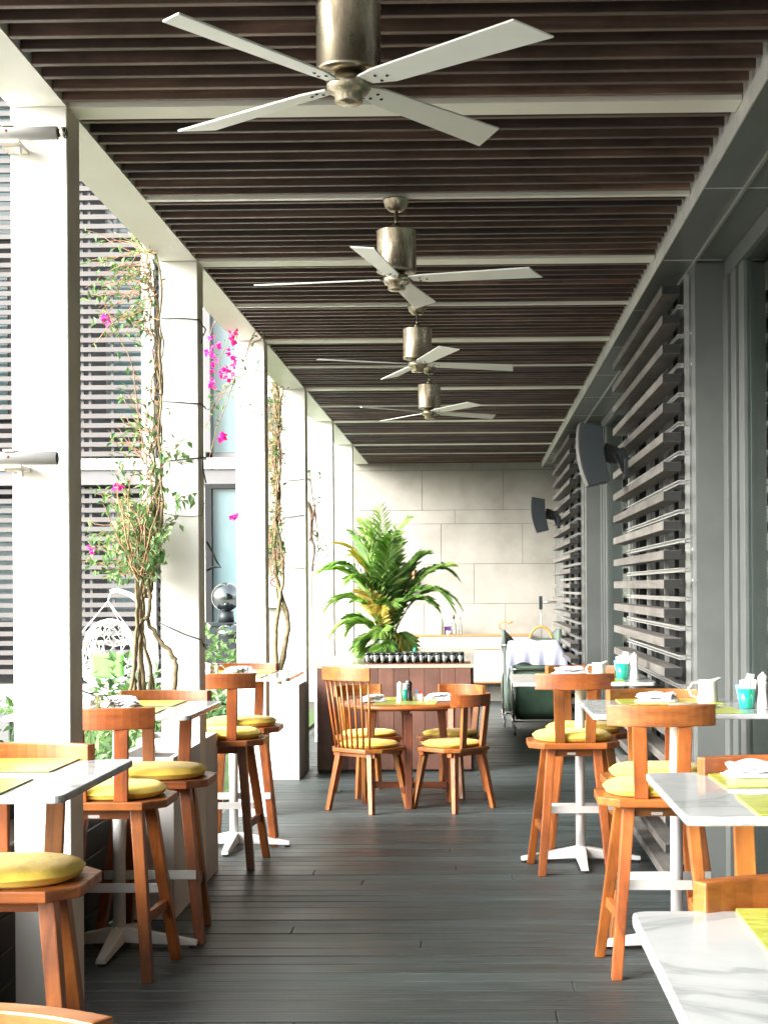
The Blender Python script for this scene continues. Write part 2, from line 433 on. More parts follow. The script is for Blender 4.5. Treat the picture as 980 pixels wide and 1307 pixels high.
for yc, y1 in ((.25, 2.2), (7.55, 10.36), (14.8, 18.2)):
    c = MB(); c.box(1.138, 1.40, yc, yc+.03, -.1, ZS-.002); c.box(1.138, 1.16, yc+.031, yc+.35, -.1, ZS-.013)
    wp('column_panel', c, 'grey_panel', .002)
    wp('backing_panel', B(1.23, 1.25, yc+.36, y1+.1, -.1, ZS-.002).box(1.17, 1.23, y1, y1+.10, -.1, ZS-.014), 'dark_metal')
def window(y0, y1):
    # jambs stepped in, header, two leaves
    w = MB()
    for a, c, x in ((y1-.13, y1-.002, 1.278), (y1-.30, y1-.17, 1.290), (y1-.46, y1-.33, 1.300)):
        w.box(x, x+.05, a, c, -.1, ZS-.09 - (1.30-x)*0)
    w.box(1.288, 1.34, y0, y1-.003, ZS-.088, ZS-.002)
    w.box(1.288, 1.34, y0, y1-.47, 0, .08)
    mid = (y0+y1)/2-.3
    w.box(1.300, 1.34, mid-.05, mid+.05, .081, ZS-.089)
    w.box(1.300, 1.34, y0, y0+.1, .081, ZS-.089)
    fr = wp('window_frame', w, 'grey_panel', .003)
    s = MB()
    for q in (y1-.15, y1-.315): s.box(1.315, 1.33, q-.018, q+.018, 0, ZS-.09)
    s.build('seal', 'dark_metal', fr)
    MB().box(1.318, 1.326, y0+.1, mid-.05, .081, ZS-.09).box(1.318, 1.326, mid+.05, y1-.46, .081, ZS-.09).build('pane', 'window_glass', fr)
window(-5.5, .25); window(2.3, 7.55); window(10.46, 14.8)
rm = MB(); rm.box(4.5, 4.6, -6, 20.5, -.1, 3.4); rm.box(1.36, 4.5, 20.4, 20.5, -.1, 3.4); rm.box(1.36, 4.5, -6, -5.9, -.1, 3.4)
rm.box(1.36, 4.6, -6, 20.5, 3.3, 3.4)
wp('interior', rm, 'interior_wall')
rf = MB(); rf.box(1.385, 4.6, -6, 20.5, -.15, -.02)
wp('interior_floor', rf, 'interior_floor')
cu = MB()
for i in range(16):
    yy = 2.6 + i*.3; cu.box(2.2+.04*math.sin(i*2.2), 2.25+.04*math.sin(i*2.2), yy, yy+.22, 0, 3.1)
wp('curtain', cu, 'grey_trim')
wp('end_return', B(1.15, 1.40, 18.3, 20.38, -.1, ZS-.015), 'grey_panel')

# louvre screens
def louvres(y0, y1, label):
    t = thing('louvre_screen', label, 'louvre screen', (1.0, y0, 0), 0, 'louvre screens on the right wall')
    L = y1-y0; m_ = MB(); thin = MB(); e = MB()
    z = .038; k = 0
    while z < 3.1:
        m_.m = 0; m_.box(-.015, .080, .0, L, z, z+.047); m_.mi[-4] = 1
        if k < 20: thin.box(.072, .13, .05, L-.05, z+.085, z+.090).box(.072, .13, .05, L-.05, z+.103, z+.108).box(.098, .104, .051, L-.051, z+.0905, z+.1025)
        z += .152; k += 1
    m_.build('louvre_blades', ['louvre_wood', 'louvre_end'], t, bevel=.002, seg=1)
    thin.build('thin_rails', 'alu', t)
    n = 6
    for i in range(n+1):
        yy = .05 + (L-.14)*i/n
        MB().box(.108, .132, yy, yy+.02, 0, 3.19).build('post', 'alu' if i % 2 == 0 else 'dark_metal', t)
    for yy in (.02, L-.08):
        bp = MB().box(.134, .160, yy, yy+.06, 0, 3.19).build('bracket_post', 'grey_panel', t)
        bl = MB()
        for zz in (.42, .62, 1.60, 1.76, 2.72, 2.88):
            bl.lathe([(0,0),(.011,0),(.011,.008),(.004,.012),(0,.012)], 10, M=Matrix.Translation((.145, yy, zz)) @ Matrix.Rotation(R(90), 4, 'X'))
        bl.build('bolts', 'alu', bp)
    ch = MB().box(.165, .19, -.02, .05, 0, 1.45).box(.165, .19, -.02, .05, 1.92, 2.6)
    ch.build('channel', 'dark_metal', t)
    return t
louvres(7.66, 10.36, 'near dark timber louvre screen behind the larger black speaker')
louvres(15.0, 18.15, 'far dark timber louvre screen beside the stone end wall')

# ---------------------------------------------------------------- end wall
ew = thing('stone_wall', 'pale stone tiled wall closing the far end of the deck', 'wall', (0,20.4,0))
MB().box(-3.15, 1.36, .012, .25, -.15, 4.2).build('wall_core', 'mortar', ew)
rows = [(0,.22),(.22,.79),(.79,1.345),(1.345,1.895),(1.895,2.45),(2.45,2.64),(2.64,3.19),(3.19,3.74),(3.74,4.2)]
tl = MB()
for ri, (a, c) in enumerate(rows):
    x = -3.15 - (.55 if ri % 2 else 0) + (.12*ri) % .5
    while x < 1.36:
        x0, x1 = max(x, -3.15), min(x+1.12, 1.36)
        if x1-x0 > .02: tl.box(x0+.003, x1-.003, 0, .02, a+.003, c-.003)
        x += 1.12
tl.build('tiles', 'stone_tile', ew)

# ---------------------------------------------------------------- planter boxes
def planter(x0, x1, y0, y1, h, label, mat='planter_white'):
    t = thing('planter_box', label, 'planter', ((x0+x1)/2, (y0+y1)/2, 0), 0)
    w, l = (x1-x0)/2, (y1-y0)/2; th = .03
    MB().box(-w, w, -l, -l+th, 0, h).box(-w, w, l-th, l, 0, h).box(-w, -w+th, -l+th, l-th, 0, h).box(w-th, w, -l+th, l-th, 0, h).build('box', mat, t, bevel=.004)
    MB().box(-w+th, w-th, -l+th, l-th, h-.12, h-.05).build('soil', 'soil', t)
    return t
planter(-1.72, -1.422, 7.0, 7.68, .77, 'white planter box at the foot of the vine covered second column')
planter(-1.80, -1.430, 7.865, 8.25, .77, 'small white planter box just behind the second column')
planter(-1.80, -1.428, 12.1, 12.64, .78, 'tall white planter box against the fourth column')
t = thing('timber_planter', 'black timber trough with horizontal boards low at the left behind the stools', 'planter', (-1.83, 4.97, 0))
m_ = MB()
for i in range(5):
    m_.box(.10, .125, -2.0, 2.0, .01+i*.125, .13+i*.125)
    m_.box(-.30, .10, 2.0, 2.025, .01+i*.125, .13+i*.125); m_.box(-.30, .10, -2.025, -2.0, .01+i*.125, .13+i*.125)
    m_.box(-.325, -.30, -2.0, 2.0, .01+i*.125, .13+i*.125)
m_.build('boards', 'dark_planter', t, bevel=.004, seg=1)
MB().box(-.29, .09, -1.98, 1.98, .4, .52).build('soil', 'soil', t)

# ---------------------------------------------------------------- plants
def rv(s=1): return Vector((rnd.uniform(-s,s), rnd.uniform(-s,s), rnd.uniform(-s,s)))
def leaves(mb, c, rad, n, L, w, gap=.3, droop=.2):
    c = Vector(c)
    subs = [rv() for _ in range(max(3, n//22))]
    for i in range(n):
        s_ = rnd.choice(subs); q = s_*.75 + rv()*.32
        if q.length > 1.25: continue
        p_ = c + Vector((q.x*rad[0], q.y*rad[1], q.z*rad[2]))
        dr = (q.normalized() + rv(.9) + Vector((0,0,-droop)))
        mb.leafq(p_, dr, Vector((0,0,1))+rv(.5), L*rnd.uniform(.6,1.2), w*rnd.uniform(.7,1.2))
def shrub(loc, rad, n, L, w, label, mat='leaf', group='green shrubs beside the deck'):
    t = thing('shrub', label, 'shrub', loc, 0, group)
    f = MB(); leaves(f, (0,0,rad[2]*.9), rad, n, L, w); f.build('foliage', mat, t)
    s_ = MB()
    for i in range(7):
        a = rnd.uniform(0, 6.28); s_.tube([(0,0,-.05), (rad[0]*.35*math.cos(a), rad[1]*.35*math.sin(a), rad[2]*.8), (rad[0]*.7*math.cos(a), rad[1]*.7*math.sin(a), rad[2]*1.5)], [.012,.008,.003], 4)
    s_.build('stems', 'bark', t)
def walk(p0, p1, n, amp, r0, r1, seed=None):
    rr = random.Random(seed) if seed is not None else rnd
    p0, p1 = Vector(p0), Vector(p1); pts = []; rs = []; off = Vector((0,0,0))
    for i in range(n+1):
        t_ = i/n; off += Vector((rr.uniform(-1,1), rr.uniform(-1,1), rr.uniform(-.4,.4)))*amp
        off *= .86
        pts.append(p0.lerp(p1, t_) + off*math.sin(math.pi*min(1, max(.0, t_)))**.5 if 0 < i < n else (p0 if i == 0 else p1)); rs.append(r0+(r1-r0)*t_)
    return pts, rs

# bougainvillea in first planter
bg = thing('bougainvillea', 'flowering vine with twisted stems climbing the second column', 'climbing plant', (-1.66, 7.4, .68))
def bl_(px, py, dd): return Vector(((px-603)*dd/1887+1.66, dd-7.4, EY+(750-py)*dd/1887-.68))
def chain(pts, r0, r1, dd=7.45, n=7, jit=.006, mb=None):
    P = [bl_(x, y_, dd+(z_ if z_ else 0)) for x, y_, z_ in [(q+(0,))[:3] for q in pts]]
    out = []
    for i in range(len(P)-1):
        a = P[max(i-1,0)]; b_ = P[i]; c = P[i+1]; e = P[min(i+2, len(P)-1)]
        for k in range(4):
            t_ = k/4
            out.append(.5*((2*b_)+(c-a)*t_+(2*a-5*b_+4*c-e)*t_*t_+(3*b_-a-3*c+e)*t_**3) + rv(jit))
    out.append(P[-1]); m = len(out)
    mb.tube(out, [r0+(r1-r0)*i/(m-1) for i in range(m)], n)
    return out
st = MB(); tips = []
for i, xb in enumerate((162,168,173,180,186,191)):                   # bundle, bound at waist
    top = 166+rnd.uniform(0, 32)
    tips.append(chain([(xb,905),(xb+rnd.uniform(-3,5),860),(172+i*2.0,815,.02*rnd.random()),(174+i*1.6,780),(173+i*2.4,740),(172+i*4,700),(top,640)], .0105, .005, 7.42+.03*i, mb=st))
st.build('stem_bundle', 'bark', bg)
st = MB()
chain([(222,882),(223,850),(218,832),(204,818),(192,800),(187,786),(190,766),(187,730),(191,700),(203,682),(207,640),(204,560),(207,500),(203,430),(206,360),(200,320)], .0135, .005, 7.5, jit=.008, mb=st)
chain([(187,786),(180,790),(176,800),(178,830),(182,880)], .011, .012, 7.48, mb=st)
for i in range(5):                                                   # twining stems up the column
    x0 = 196+i*2
    chain([(x0-12,760),(x0-4,690),(x0+rnd.uniform(-8,4),620),(x0+rnd.uniform(-6,6),560),(x0+rnd.uniform(-4,6),500),(x0+rnd.uniform(-6,6),430),(x0+rnd.uniform(-5,5),370),(x0-rnd.uniform(0,20),320),(x0-rnd.uniform(10,50),292)], .0065, .0025, 7.52+.02*i, 6, .014, mb=st)
st.build('climbing_stem', 'bark', bg)
tw = MB(); fo = MB(); fl_ = MB(); fd = MB()
def spray(a, b_, n, dd, leafn, L=.05, mb=fo, r=.003):
    P = chain([a, ((a[0]+b_[0])/2+rnd.uniform(-8,8), (a[1]+b_[1])/2+rnd.uniform(-10,6), rnd.uniform(-.1,.1)), b_], r, .0015, dd, 4, .01, mb=tw)
    for i in range(leafn):
        q = P[min(len(P)-1, int(rnd.random()**.7*len(P)))] + rv(.025)
        mb.leafq(q, rv()+Vector((0,0,-.5)), rv(.6)+Vector((0,-.3,1)), L*rnd.uniform(.6,1.2), L*.5)
for i in range(64):                                                  # main bush
    a = (rnd.uniform(172,200), rnd.uniform(640,740)); ang = rnd.uniform(-.2, 3.4); l_ = rnd.uniform(25,75)
    e = (max(a[0]-abs(math.cos(ang))*l_*1.1, 96), a[1]-math.sin(ang)*l_*.9+5) if rnd.random() < .8 else (a[0]+rnd.uniform(5,30), a[1]-rnd.uniform(10,40))
    spray(a, e, 3, 7.45+rnd.uniform(-.15,.25), 11, .052, fo if rnd.random() < .6 else fd)
for i in range(26):                                                  # bare dark twigs in the bush
    a = (rnd.uniform(165,190), rnd.uniform(690,745)); spray(a, (a[0]+rnd.uniform(-45,30), a[1]-rnd.uniform(40,110)), 3, 7.4+rnd.uniform(-.1,.2), 2, .04, fd, .005)
for i in range(30):                                                  # middle whorl
    a = (rnd.uniform(183,200), rnd.uniform(540,620)); spray(a, (a[0]+rnd.uniform(-60,30), a[1]-rnd.uniform(-10,60)), 3, 7.5+rnd.uniform(-.1,.1), 4, .045)
for i in range(46):                                                  # top crown
    a = (rnd.uniform(180,206), rnd.uniform(310,420)); spray(a, (a[0]-rnd.uniform(5,85), a[1]-rnd.uniform(-55,30)), 3, 7.5+rnd.uniform(-.2,.15), 5, .045)
for i in range(26):
    a = (rnd.uniform(192,206), rnd.uniform(360,560)); spray(a, (a[0]-rnd.uniform(5,45), a[1]-rnd.uniform(-15,30)), 3, 7.5, 2, .04)
for e in ((246,560),(240,590),(236,575),(246,632),(232,636)): spray((205,e[1]+rnd.uniform(-5,12)), e, 3, 7.4, 7, .06)
chain([(200,640),(188,590),(178,540),(170,470),(150,420),(128,370)], .004, .002, 7.4, 5, .005, mb=tw)
for i in range(20):
    t_ = rnd.random(); fo.leafq(bl_(200-72*t_+rnd.uniform(-8,8), 640-270*t_**1.0, 7.4), rv(), Vector((0,-.5,1)), .05, .025)
tw.build('twigs', 'twig', bg); fo.build('foliage', 'leaf', bg); fd.build('lower_foliage', 'leaf_pale', bg)
for (px_, py_, n_) in ((150,619,8),(132,400,5),(114,697,5),(143,408,3)):
    fl_ = MB()
    for i in range(n_): fl_.leafq(bl_(px_+rnd.uniform(-3,3), py_+rnd.uniform(-3,3), 7.35), rv(), rv(), .035, .03)
    fl_.build('flower', 'petal', bg)

# pink spray between second and third columns
bg2 = thing('bougainvillea_spray', 'magenta flower sprays hanging between the second and third columns', 'climbing plant', (-1.66, 7.4, .68))
tw = MB(); fo = MB(); fl_ = MB()
for a, e, dd in (((340,300),(268,430),9.9),((330,330),(300,440),9.9),((325,330),(280,470),9.9),((335,400),(265,590),9.8),((340,420),(262,545),9.9),((330,470),(270,520),9.9),((330,520),(268,500),9.8)):
    P = chain([a, ((a[0]+e[0])/2, (a[1]+e[1])/2-12), e], .004, .002, dd, 4, .02, mb=tw)
    for i in range(22):
        q = rnd.choice(P)+rv(.05); fo.leafq(q, rv(), Vector((0,-.4,1))+rv(.5), .045, .022)
for i in range(42):
    c = rnd.choice(((270,428),(274,452),(273,466),(278,440),(290,480),(298,432),(296,448),(300,458),(298,470),(286,475),(299,424),(293,466),(268,446),(271,487)))
    for k in range(2): fl_.leafq(bl_(c[0]+rnd.uniform(-3.0,3.0), c[1]+rnd.uniform(-3.5,3.5), 9.7), rv(), rv(), .038, .034)
fl_.build('flower_clusters', 'petal', bg2)['kind'] = 'stuff'
for c in ((283,557),(300,658)):
    fl_ = MB()
    for k in range(9): fl_.leafq(bl_(c[0]+rnd.uniform(-2,2), c[1]+rnd.uniform(-2,2), 9.7), rv(), rv(), .045, .04)
    fl_.build('flower', 'petal', bg2)
tw.build('twigs', 'twig', bg2); fo.build('foliage', 'leaf', bg2)

# vine on fourth column
vn = thing('climbing_vine', 'tangled brown vine with few leaves rising from the tall white planter', 'climbing plant', (-1.66, 7.4, .68))
st = MB(); fo = MB()
chain([(354,880),(357,850),(366,810),(365,780),(355,745),(350,700),(356,640),(352,580),(358,520),(352,478)], .024, .010, 12.45, mb=st)
chain([(358,882),(352,850),(352,800),(357,760),(361,735),(360,700),(352,660),(358,600),(355,540),(350,500)], .019, .008, 12.42, mb=st)
chain([(351,880),(362,840),(367,800),(358,770),(352,750),(358,700)], .014, .010, 12.5, mb=st)
st.build('main_stem', 'bark', vn)
st = MB()
for i in range(90):
    y_ = rnd.uniform(485,740); x_ = rnd.uniform(344,360)
    P = chain([(x_,y_),(x_+rnd.uniform(-6,7),y_-rnd.uniform(5,25)),(min(364, max(338, x_+rnd.uniform(-14,14))),y_-rnd.uniform(15,60))], .006, .002, 12.45+rnd.uniform(-.1,.15), 4, .01, mb=st)
    for k in range(4): fo.leafq(rnd.choice(P)+rv(.03), rv(), Vector((0,-.4,1))+rv(.5), .055, .03)
st.build('twigs', 'twig', vn); fo.build('foliage', 'leaf', vn)
vn = thing('dark_vine', 'small dark vine hooked around the far edge of the fourth column', 'climbing plant', (-1.66, 7.4, .68))
st = MB(); fo = MB()
chain([(393,640),(398,655),(397,680),(401,700),(399,728)], .02, .009, 15.0, mb=st)
chain([(395,690),(402,675),(406,700),(400,722)], .009, .006, 14.9, mb=st)
for e in ((410,602),(408,640),(406,684),(410,700),(396,602)):
    P = chain([(397,670),(402,650),e], .007, .004, 14.9, 4, .01, mb=st)
    for k in range(5): fo.leafq(P[-1]+rv(.05), rv(), Vector((0,-.4,1)), .06, .035)
st.build('stems', 'bark_dark', vn); fo.build('foliage', 'leaf_dark', vn)

shr = [((-2.35,8.6,0),(.45,.5,.36),420,.13,.05,'broad leafed green shrub low behind the planter box','leaf'),
 ((-2.3,6.2,.45),(.22,.9,.32),420,.11,.05,'leafy plant growing out of the black timber trough','leaf_dark'),
 ((-2.25,4.2,.45),(.22,.8,.30),380,.12,.05,'dark leafy plant in the near end of the black trough','leaf_dark'),
 ((-3.6,13.5,0),(.9,.5,.31),900,.09,.05,'clipped pale green shrub below the hanging chair','leaf_pale'),
 ((-2.75,12.2,0),(.45,.5,.52),520,.10,.07,'round leafed green shrub right of the vine stems','leaf'),
 ((-2.7,15.6,0),(.5,.5,.62),620,.09,.06,'bright green bush in front of the glass door','leaf_pale'),
 ((-2.05,10.6,0),(.25,.8,.42),520,.10,.05,'dark green shrub between the second and third columns','leaf_dark'),
 ((-2.0,13.6,0),(.2,.4,.55),240,.09,.05,'thin green shrub behind the third column','leaf'),
 ((-4.9,11.2,0),(.7,.6,.42),500,.10,.05,'loose green shrub far left beside the grey planter','leaf'),
 ((-3.3,10.6,0),(.6,.5,.40),520,.11,.05,'mid green shrub in the middle of the garden bed','leaf')]
for s_ in shr: shrub(s_[0], s_[1], s_[2], s_[3], s_[4], s_[5], s_[6])

# ---------------------------------------------------------------- building across the garden
YF = 27.; K = YF/1887
def fx(px): return (px-603)*K
def fz(py): return EY+(750-py)*K
fb = thing('garden_building', 'building across the garden with slatted screens and a white band', 'building', (-6, YF, 0))
def fpart(name, mb, mat, par=None, bevel=0):
    o = mb.build(name, mat, par or fb, bevel=bevel)
    if par is None: o.location = (6, -YF, 0)
    return o
fpart('wall', B(fx(-300), fx(262), YF+.5, YF+.7, -.2, 14).box(fx(262), fx(330), YF+.5, YF+.7, -.2, 14), 'facade_dark')
fpart('white_band', B(fx(-300), fx(330), YF-.15, YF+.5, fz(597), fz(583)), 'facade_white')
fpart('grey_band', B(fx(-300), fx(330), YF-.1, YF+.5, fz(616), fz(597)-.003), 'facade_grey')
fpart('pillar', B(fx(183), fx(199), YF-.13, YF+.5, -.2, fz(597)-.004).box(fx(183), fx(199), YF-.13, YF+.5, fz(583)+.004, 14), 'facade_white')
fpart('cream_wall', B(fx(303), fx(330), YF-.12, YF+.5, -.2, fz(597)-.004).box(fx(303), fx(330), YF-.12, YF+.5, fz(583)+.004, 14).box(fx(208), fx(262), YF-.02, YF+.5, -.2, fz(616)-.004).box(fx(208), fx(262), YF-.02, YF+.5, fz(583)+.004, 14), 'facade_white')
for (xa, xb, za, zb, nm) in ((fx(-300), fx(183)-.01, fz(583)+.03, 13.5, 'upper_screen'), (fx(-300), fx(183)-.01, .0, fz(616)-.02, 'lower_screen'), (fx(199)+.01, fx(208)-.01, 0, fz(616)-.02, 'narrow_screen'), (fx(199)+.01, fx(208)-.01, fz(583)+.03, 13.5, 'narrow_upper_screen')):
    m_ = MB(); z = za+.03
    while z < zb-.08: m_.box(xa, xb, YF, YF+.05, z, z+.085); z += .174
    fpart(nm, m_, 'facade_slat')
m_ = MB()
x = fx(-300)
while x < fx(183):
    for dx in (0, .14, .55): m_.box(x+dx, x+dx+.05, YF+.08, YF+.14, 0, fz(616)-.02).box(x+dx, x+dx+.05, YF+.08, YF+.14, fz(583)+.02, 13.5)
    x += 1.15
fpart('screen_posts', m_, 'facade_grey')
for (a, c, z0, z1) in ((132,183,1.2,3.2), (132,183,4.8,7.5), (132,183,8.2,10.8), (-60,8,4.8,7.5), (20,80,4.8,7.5), (-60,80,8.2,10.8), (-60,60,1.0,3.2)):
    w = fpart('window', B(fx(a)-.05, fx(c), YF+.40, YF+.495, z0-.05, z1+.05), 'facade_grey')
    MB().box(fx(a), fx(c)-.1, YF+.37, YF+.395, z0, z1).build('pane', 'far_glass', w)
w = fpart('glass_front', B(fx(262)+.01, fx(270), YF-.1, YF+.3, fz(575), 13).box(fx(270), fx(303)-.01, YF+.1, YF+.3, fz(583)+.005, fz(575)), 'facade_grey')
MB().box(fx(270)+.004, fx(303)-.012, YF+.1, YF+.14, fz(575)+.004, 13).build('pane', 'far_glass', w)
w = fpart('door_frame', B(fx(262)+.01, fx(271), YF-.1, YF+.1, 0, fz(622)).box(fx(262)+.01, fx(303)-.01, YF-.1, YF+.1, fz(622)+.002, fz(616)-.004), 'dark_metal')
MB().box(fx(271)+.004, fx(303)-.012, YF, YF+.04, 0, fz(622)-.003).build('pane', 'far_glass', w)

# mirror ball and dark stand added to imitate reflections in the glass door
t = thing('reflection_dome', 'silver dome on a dark stand added in place of the glass door reflections', 'reflection stand-in', (fx(288)*.93, 25.1, 0))
MB().lathe([(0,.0)]+[(.25*math.sin(a*math.pi/14), .25-.25*math.cos(a*math.pi/14)) for a in range(1,14)]+[(0,.5)], 24, (0,0,1.18)).build('dome', 'dark_chrome', t)
MB().box(-.42,.42,-.3,.3,.95,1.0).box(-.38,.38,-.26,.26,0,.95).lathe([(.14,1.001),(.12,1.19)],12).build('stand', 'black_plastic', t)  # wide dark box added to darken the lower part of the door glass
MB().lathe([(.26,0)]+[(.26*math.cos(a*math.pi/16), .17*math.sin(a*math.pi/16)) for a in range(1,8)]+[(0,.17)], 20, (.16,-.5,.82)).build('cover', 'dark_chrome', t)

t = thing('notice_board', 'pale blue notice board with a red no smoking ring on the stone wall', 'sign', (-2.72, 20.33, 0))
MB().box(-.22, .10, 0, .03, 1.31, 1.76).build('board', 'sign_blue', t)
MB().box(-.22, .10, -.004, -.001, 1.56, 1.76).build('notice', 'paper', t)
rg = MB(); c0 = Vector((0, -.012, 1.66))
rg.tube([c0+Vector((.06*math.cos(a*math.pi/12), 0, .06*math.sin(a*math.pi/12))) for a in range(25)], .009, 6)
rg.tube([c0+Vector((-.042,0,.042)), c0+Vector((.042,0,-.042))], .008, 6)
rg.build('no_smoking_ring', 'sign_red', t)
MB().box(-.03,.03,-.008,-.005,1.655,1.667).build('cigarette', 'dark_metal', t)

t = thing('grey_trough', 'plain grey planter standing far left behind the first column', 'planter', (-3.6, 10.3, 0))
MB().box(-.7, .42, -.2, .2, 0, .69).build('box', 'facade_grey', t, bevel=.01)
# hanging egg chair
ex = thing('egg_chair', 'white wicker egg chair hanging from a curved white stand', 'hanging chair', (-5.42, 22, -.1))
bm = bmesh.new(); bmesh.ops.create_icosphere(bm, subdivisions=4, radius=1)
rr = random.Random(3)
for v in bm.verts: v.co += Vector((rr.uniform(-1,1), rr.uniform(-1,1), rr.uniform(-1,1)))*.035
bmesh.ops.delete(bm, geom=[v for v in bm.verts if (v.co.y < -.35 and v.co.z > -.62) ], context='VERTS')
sh = MB(); eds = [e for e in bm.edges if rr.random() < .72]
def sg(a, p=.72): return math.copysign(abs(a)**p, a)
def eg(c): return Vector((sg(c.x)*(.39-.09*c.z), c.y*.40, .72+sg(c.z, .8)*.50))
for e in eds: sh.tube([eg(e.verts[0].co), eg(e.verts[1].co)], .008, 4, False)
rim = [e for e in bm.edges if len(e.link_faces) == 1]
rb = MB()
for e in rim: rb.tube([eg(e.verts[0].co), eg(e.verts[1].co)], .02, 6)
bm.free()
sh.build('woven_shell', 'wicker_white', ex); rb.build('shell_rim', 'wicker_white', ex)
cs = MB(); cs.box(-.22,.25,-.24,-.10,.36,.72); cs.build('seat_cushion', 'cushion_green', ex, bevel=.05, seg=4)
MB().tube([(-.40,-.1,1.02),(-.02,0,1.50),(.34,-.1,1.05)], .012, 6).tube([(-.02,0,1.50),(.02,0,1.62)], .012, 6).tube([(-.02,0,1.50),(.12,.2,1.15)], .01, 6).build('ropes', 'wicker_white', ex)
MB().tube([(.02,0,1.64),(.12,0,1.66),(.30,.02,1.60),(.50,.1,1.42),(.62,.25,1.1),(.62,.4,.6),(.5,.5,.02),(.1,.5,.05)], .035, 10).tube([(-.62,-.35,.24),(-.3,-.5,.17),(.0,-.55,.16),(.3,-.5,.18),(.55,-.3,.26)], .035, 8).build('stand', 'powder_white', ex)

# ---------------------------------------------------------------- pipes and wires on the columns
for zc, lab, cap in ((EY+586*5.1/1887, 'upper white pipe clamped across the nearest column', True), (EY+169*5.1/1887, 'lower white open ended pipe clamped across the nearest column', False)):
    t = thing('clamped_pipe', lab, 'pipe', (-1.60, 5.10, zc), 0, 'pipes clamped to the nearest column')
    x1 = (72-603)*5.1/1887+1.6 if not cap else (75-603)*5.1/1887+1.6
    MB().tube([(-.9,0,0),(x1,0,0)], .023, 18).build('pipe', 'powder_white', t)
    if cap: MB().tube([(x1,0,0),(x1+.012,0,0),(x1+.013,0,0),(x1+.03,0,0)], [.014,.014,.020,.020], 14).build('end_fitting', 'steel', t)
    else: MB().tube([(x1-.002,0,0),(x1+.0015,0,0)], .019, 18).build('open_end', 'dark_metal', t)
    cl = MB(); cl.box(-.025,.03,.03,.108,.018,.034); cl.box(-.03,.04,.03,.108,-.040,-.024); cl.box(-.018,.02,-.02,.03,.0235,.031); cl.box(-.1,.04,-.012,.03,-.033,-.0235)
    cl.box(.02,.034,.02,.05,-.06,-.040)
    cl.build('clamp', 'cream_pole', t)
    sc = MB()
    for q in (-.105, .0): sc.lathe([(0,0),(.005,0),(.004,.004),(0,.005)], 8, M=Matrix.Translation((q,-.0225,.004)) @ Matrix.Rotation(R(90),4,'X'))
    sc.build('screws', 'red_dot', t)
def wire(pts, r, label, group='wires tied around the second column', dd=7.68):
    o = MB().tube([((x-603)*(dd+q)/1887, dd+q, EY+(750-y_)*(dd+q)/1887) for x, y_, q in pts], r, 6).build('wire', 'wire_black'); tag(o, label, 'wire', group)
wire([(207,403,-.0),(230,403,0),(256,405,0),(259,411,.06),(264,418,.12),(261,424,.12),(258,436,.10)], .0035, 'topmost black wire tied round the second column')
wire([(207,509,0),(232,511,0),(257,513,0),(261,516,.1),(263,519,.14)], .004, 'tight black wire second from the top on the second column')
wire([(207,586,0),(232,584,0),(257,582,0),(262,581,.1),(263,583,.14),(258,584,.0),(260,600,.05),(263,614,.14)], .004, 'black wire with a loose hanging end midway up the second column')
wire([(207,652,0),(225,656,0),(245,657,0),(257,656,0),(261,640,.08)], .002, 'thin sagging wire lower on the second column')
wire([(203,793,-.02),(215,799,0),(235,808,0),(256,815,0),(259,824,.03),(264,822,.1),(258,820,.02),(262,827,.08)], .0035, 'sloping wire lowest on the second column with a knot')
wire([(264,690,.12),(270,702,.3),(276,715,.4),(281,722,.5),(272,722,.4),(264,726,.14)], .006, 'black cable loop sticking out behind the second column')
wire([(362,610,0),(375,612,0),(389,610,0)], .003, 'faint wire highest on the fourth column', 'wires on the fourth column', 12.64)
wire([(362,659,0),(375,658,0),(389,656,0)], .004, 'black wire midway on the fourth column', 'wires on the fourth column', 12.64)
wire([(362,723,0),(389,724,0)], .003, 'wire lowest on the fourth column', 'wires on the fourth column', 12.64)

# ---------------------------------------------------------------- ceiling fans
def make_fan():
    t = thing('ceiling_fan', 'fan', 'ceiling fan', (0,0,0), 0, 'ceiling fans down the middle of the ceiling')
    zt = ZH - (EY+1.36)            # ceiling above blade plane
    MB().lathe([(.022,-.052),(.030,-.05),(.050,-.03),(.058,-.006),(.060,-.001)], 24, (0,0,zt)).build('canopy', 'fan_metal', t)
    MB().tube([(0,0,.21),(0,0,zt-.05)], .009, 10).lathe([(.022,0),(.022,.02),(.010,.03)], 14, (0,0,.218)).build('down_rod', 'fan_metal', t)
    MB().lathe([(.04,.030),(.086,.030),(.088,.034),(.087,.04),(.087,.205),(.089,.209),(.087,.214),(.055,.217),(.0,.217)], 36).build('motor_housing', 'fan_metal', t)
    MB().lathe([(0,-.052),(.034,-.050),(.038,-.046),(.038,-.026),(.052,-.022),(.060,-.008),(.060,.010),(.045,.018),(.036,.0295)], 32).build('hub', 'fan_metal', t)
    for k in range(4):
        a = k*math.pi/2; Mx = Matrix.Rotation(a, 4, 'Z') @ Matrix.Rotation(R(-11), 4, 'X')
        bb = MB().prism([(.055,-.028),(.11,-.040),(.595,-.067),(.640,.045),(.14,.040),(.07,.020)], -.003, .003, Mx).build('blade', 'blade_white', t, bevel=.0015, seg=1)
        sc = MB()
        for (x_, y_) in ((.105,-.012),(.105,.016),(.135,.002)): sc.lathe([(0,-.006),(.004,-.006),(.005,-.0035)], 8, (x_,y_,0), Mx)
        sc.build('screws', 'dark_metal', bb)
    return t
fan = make_fan()
fl = ['nearest ceiling fan with a large stained metal drum', 'second nearest ceiling fan with one blade pointing at the camera', 'third ceiling fan, between the second and the smallest', 'farthest and smallest ceiling fan near the end wall']
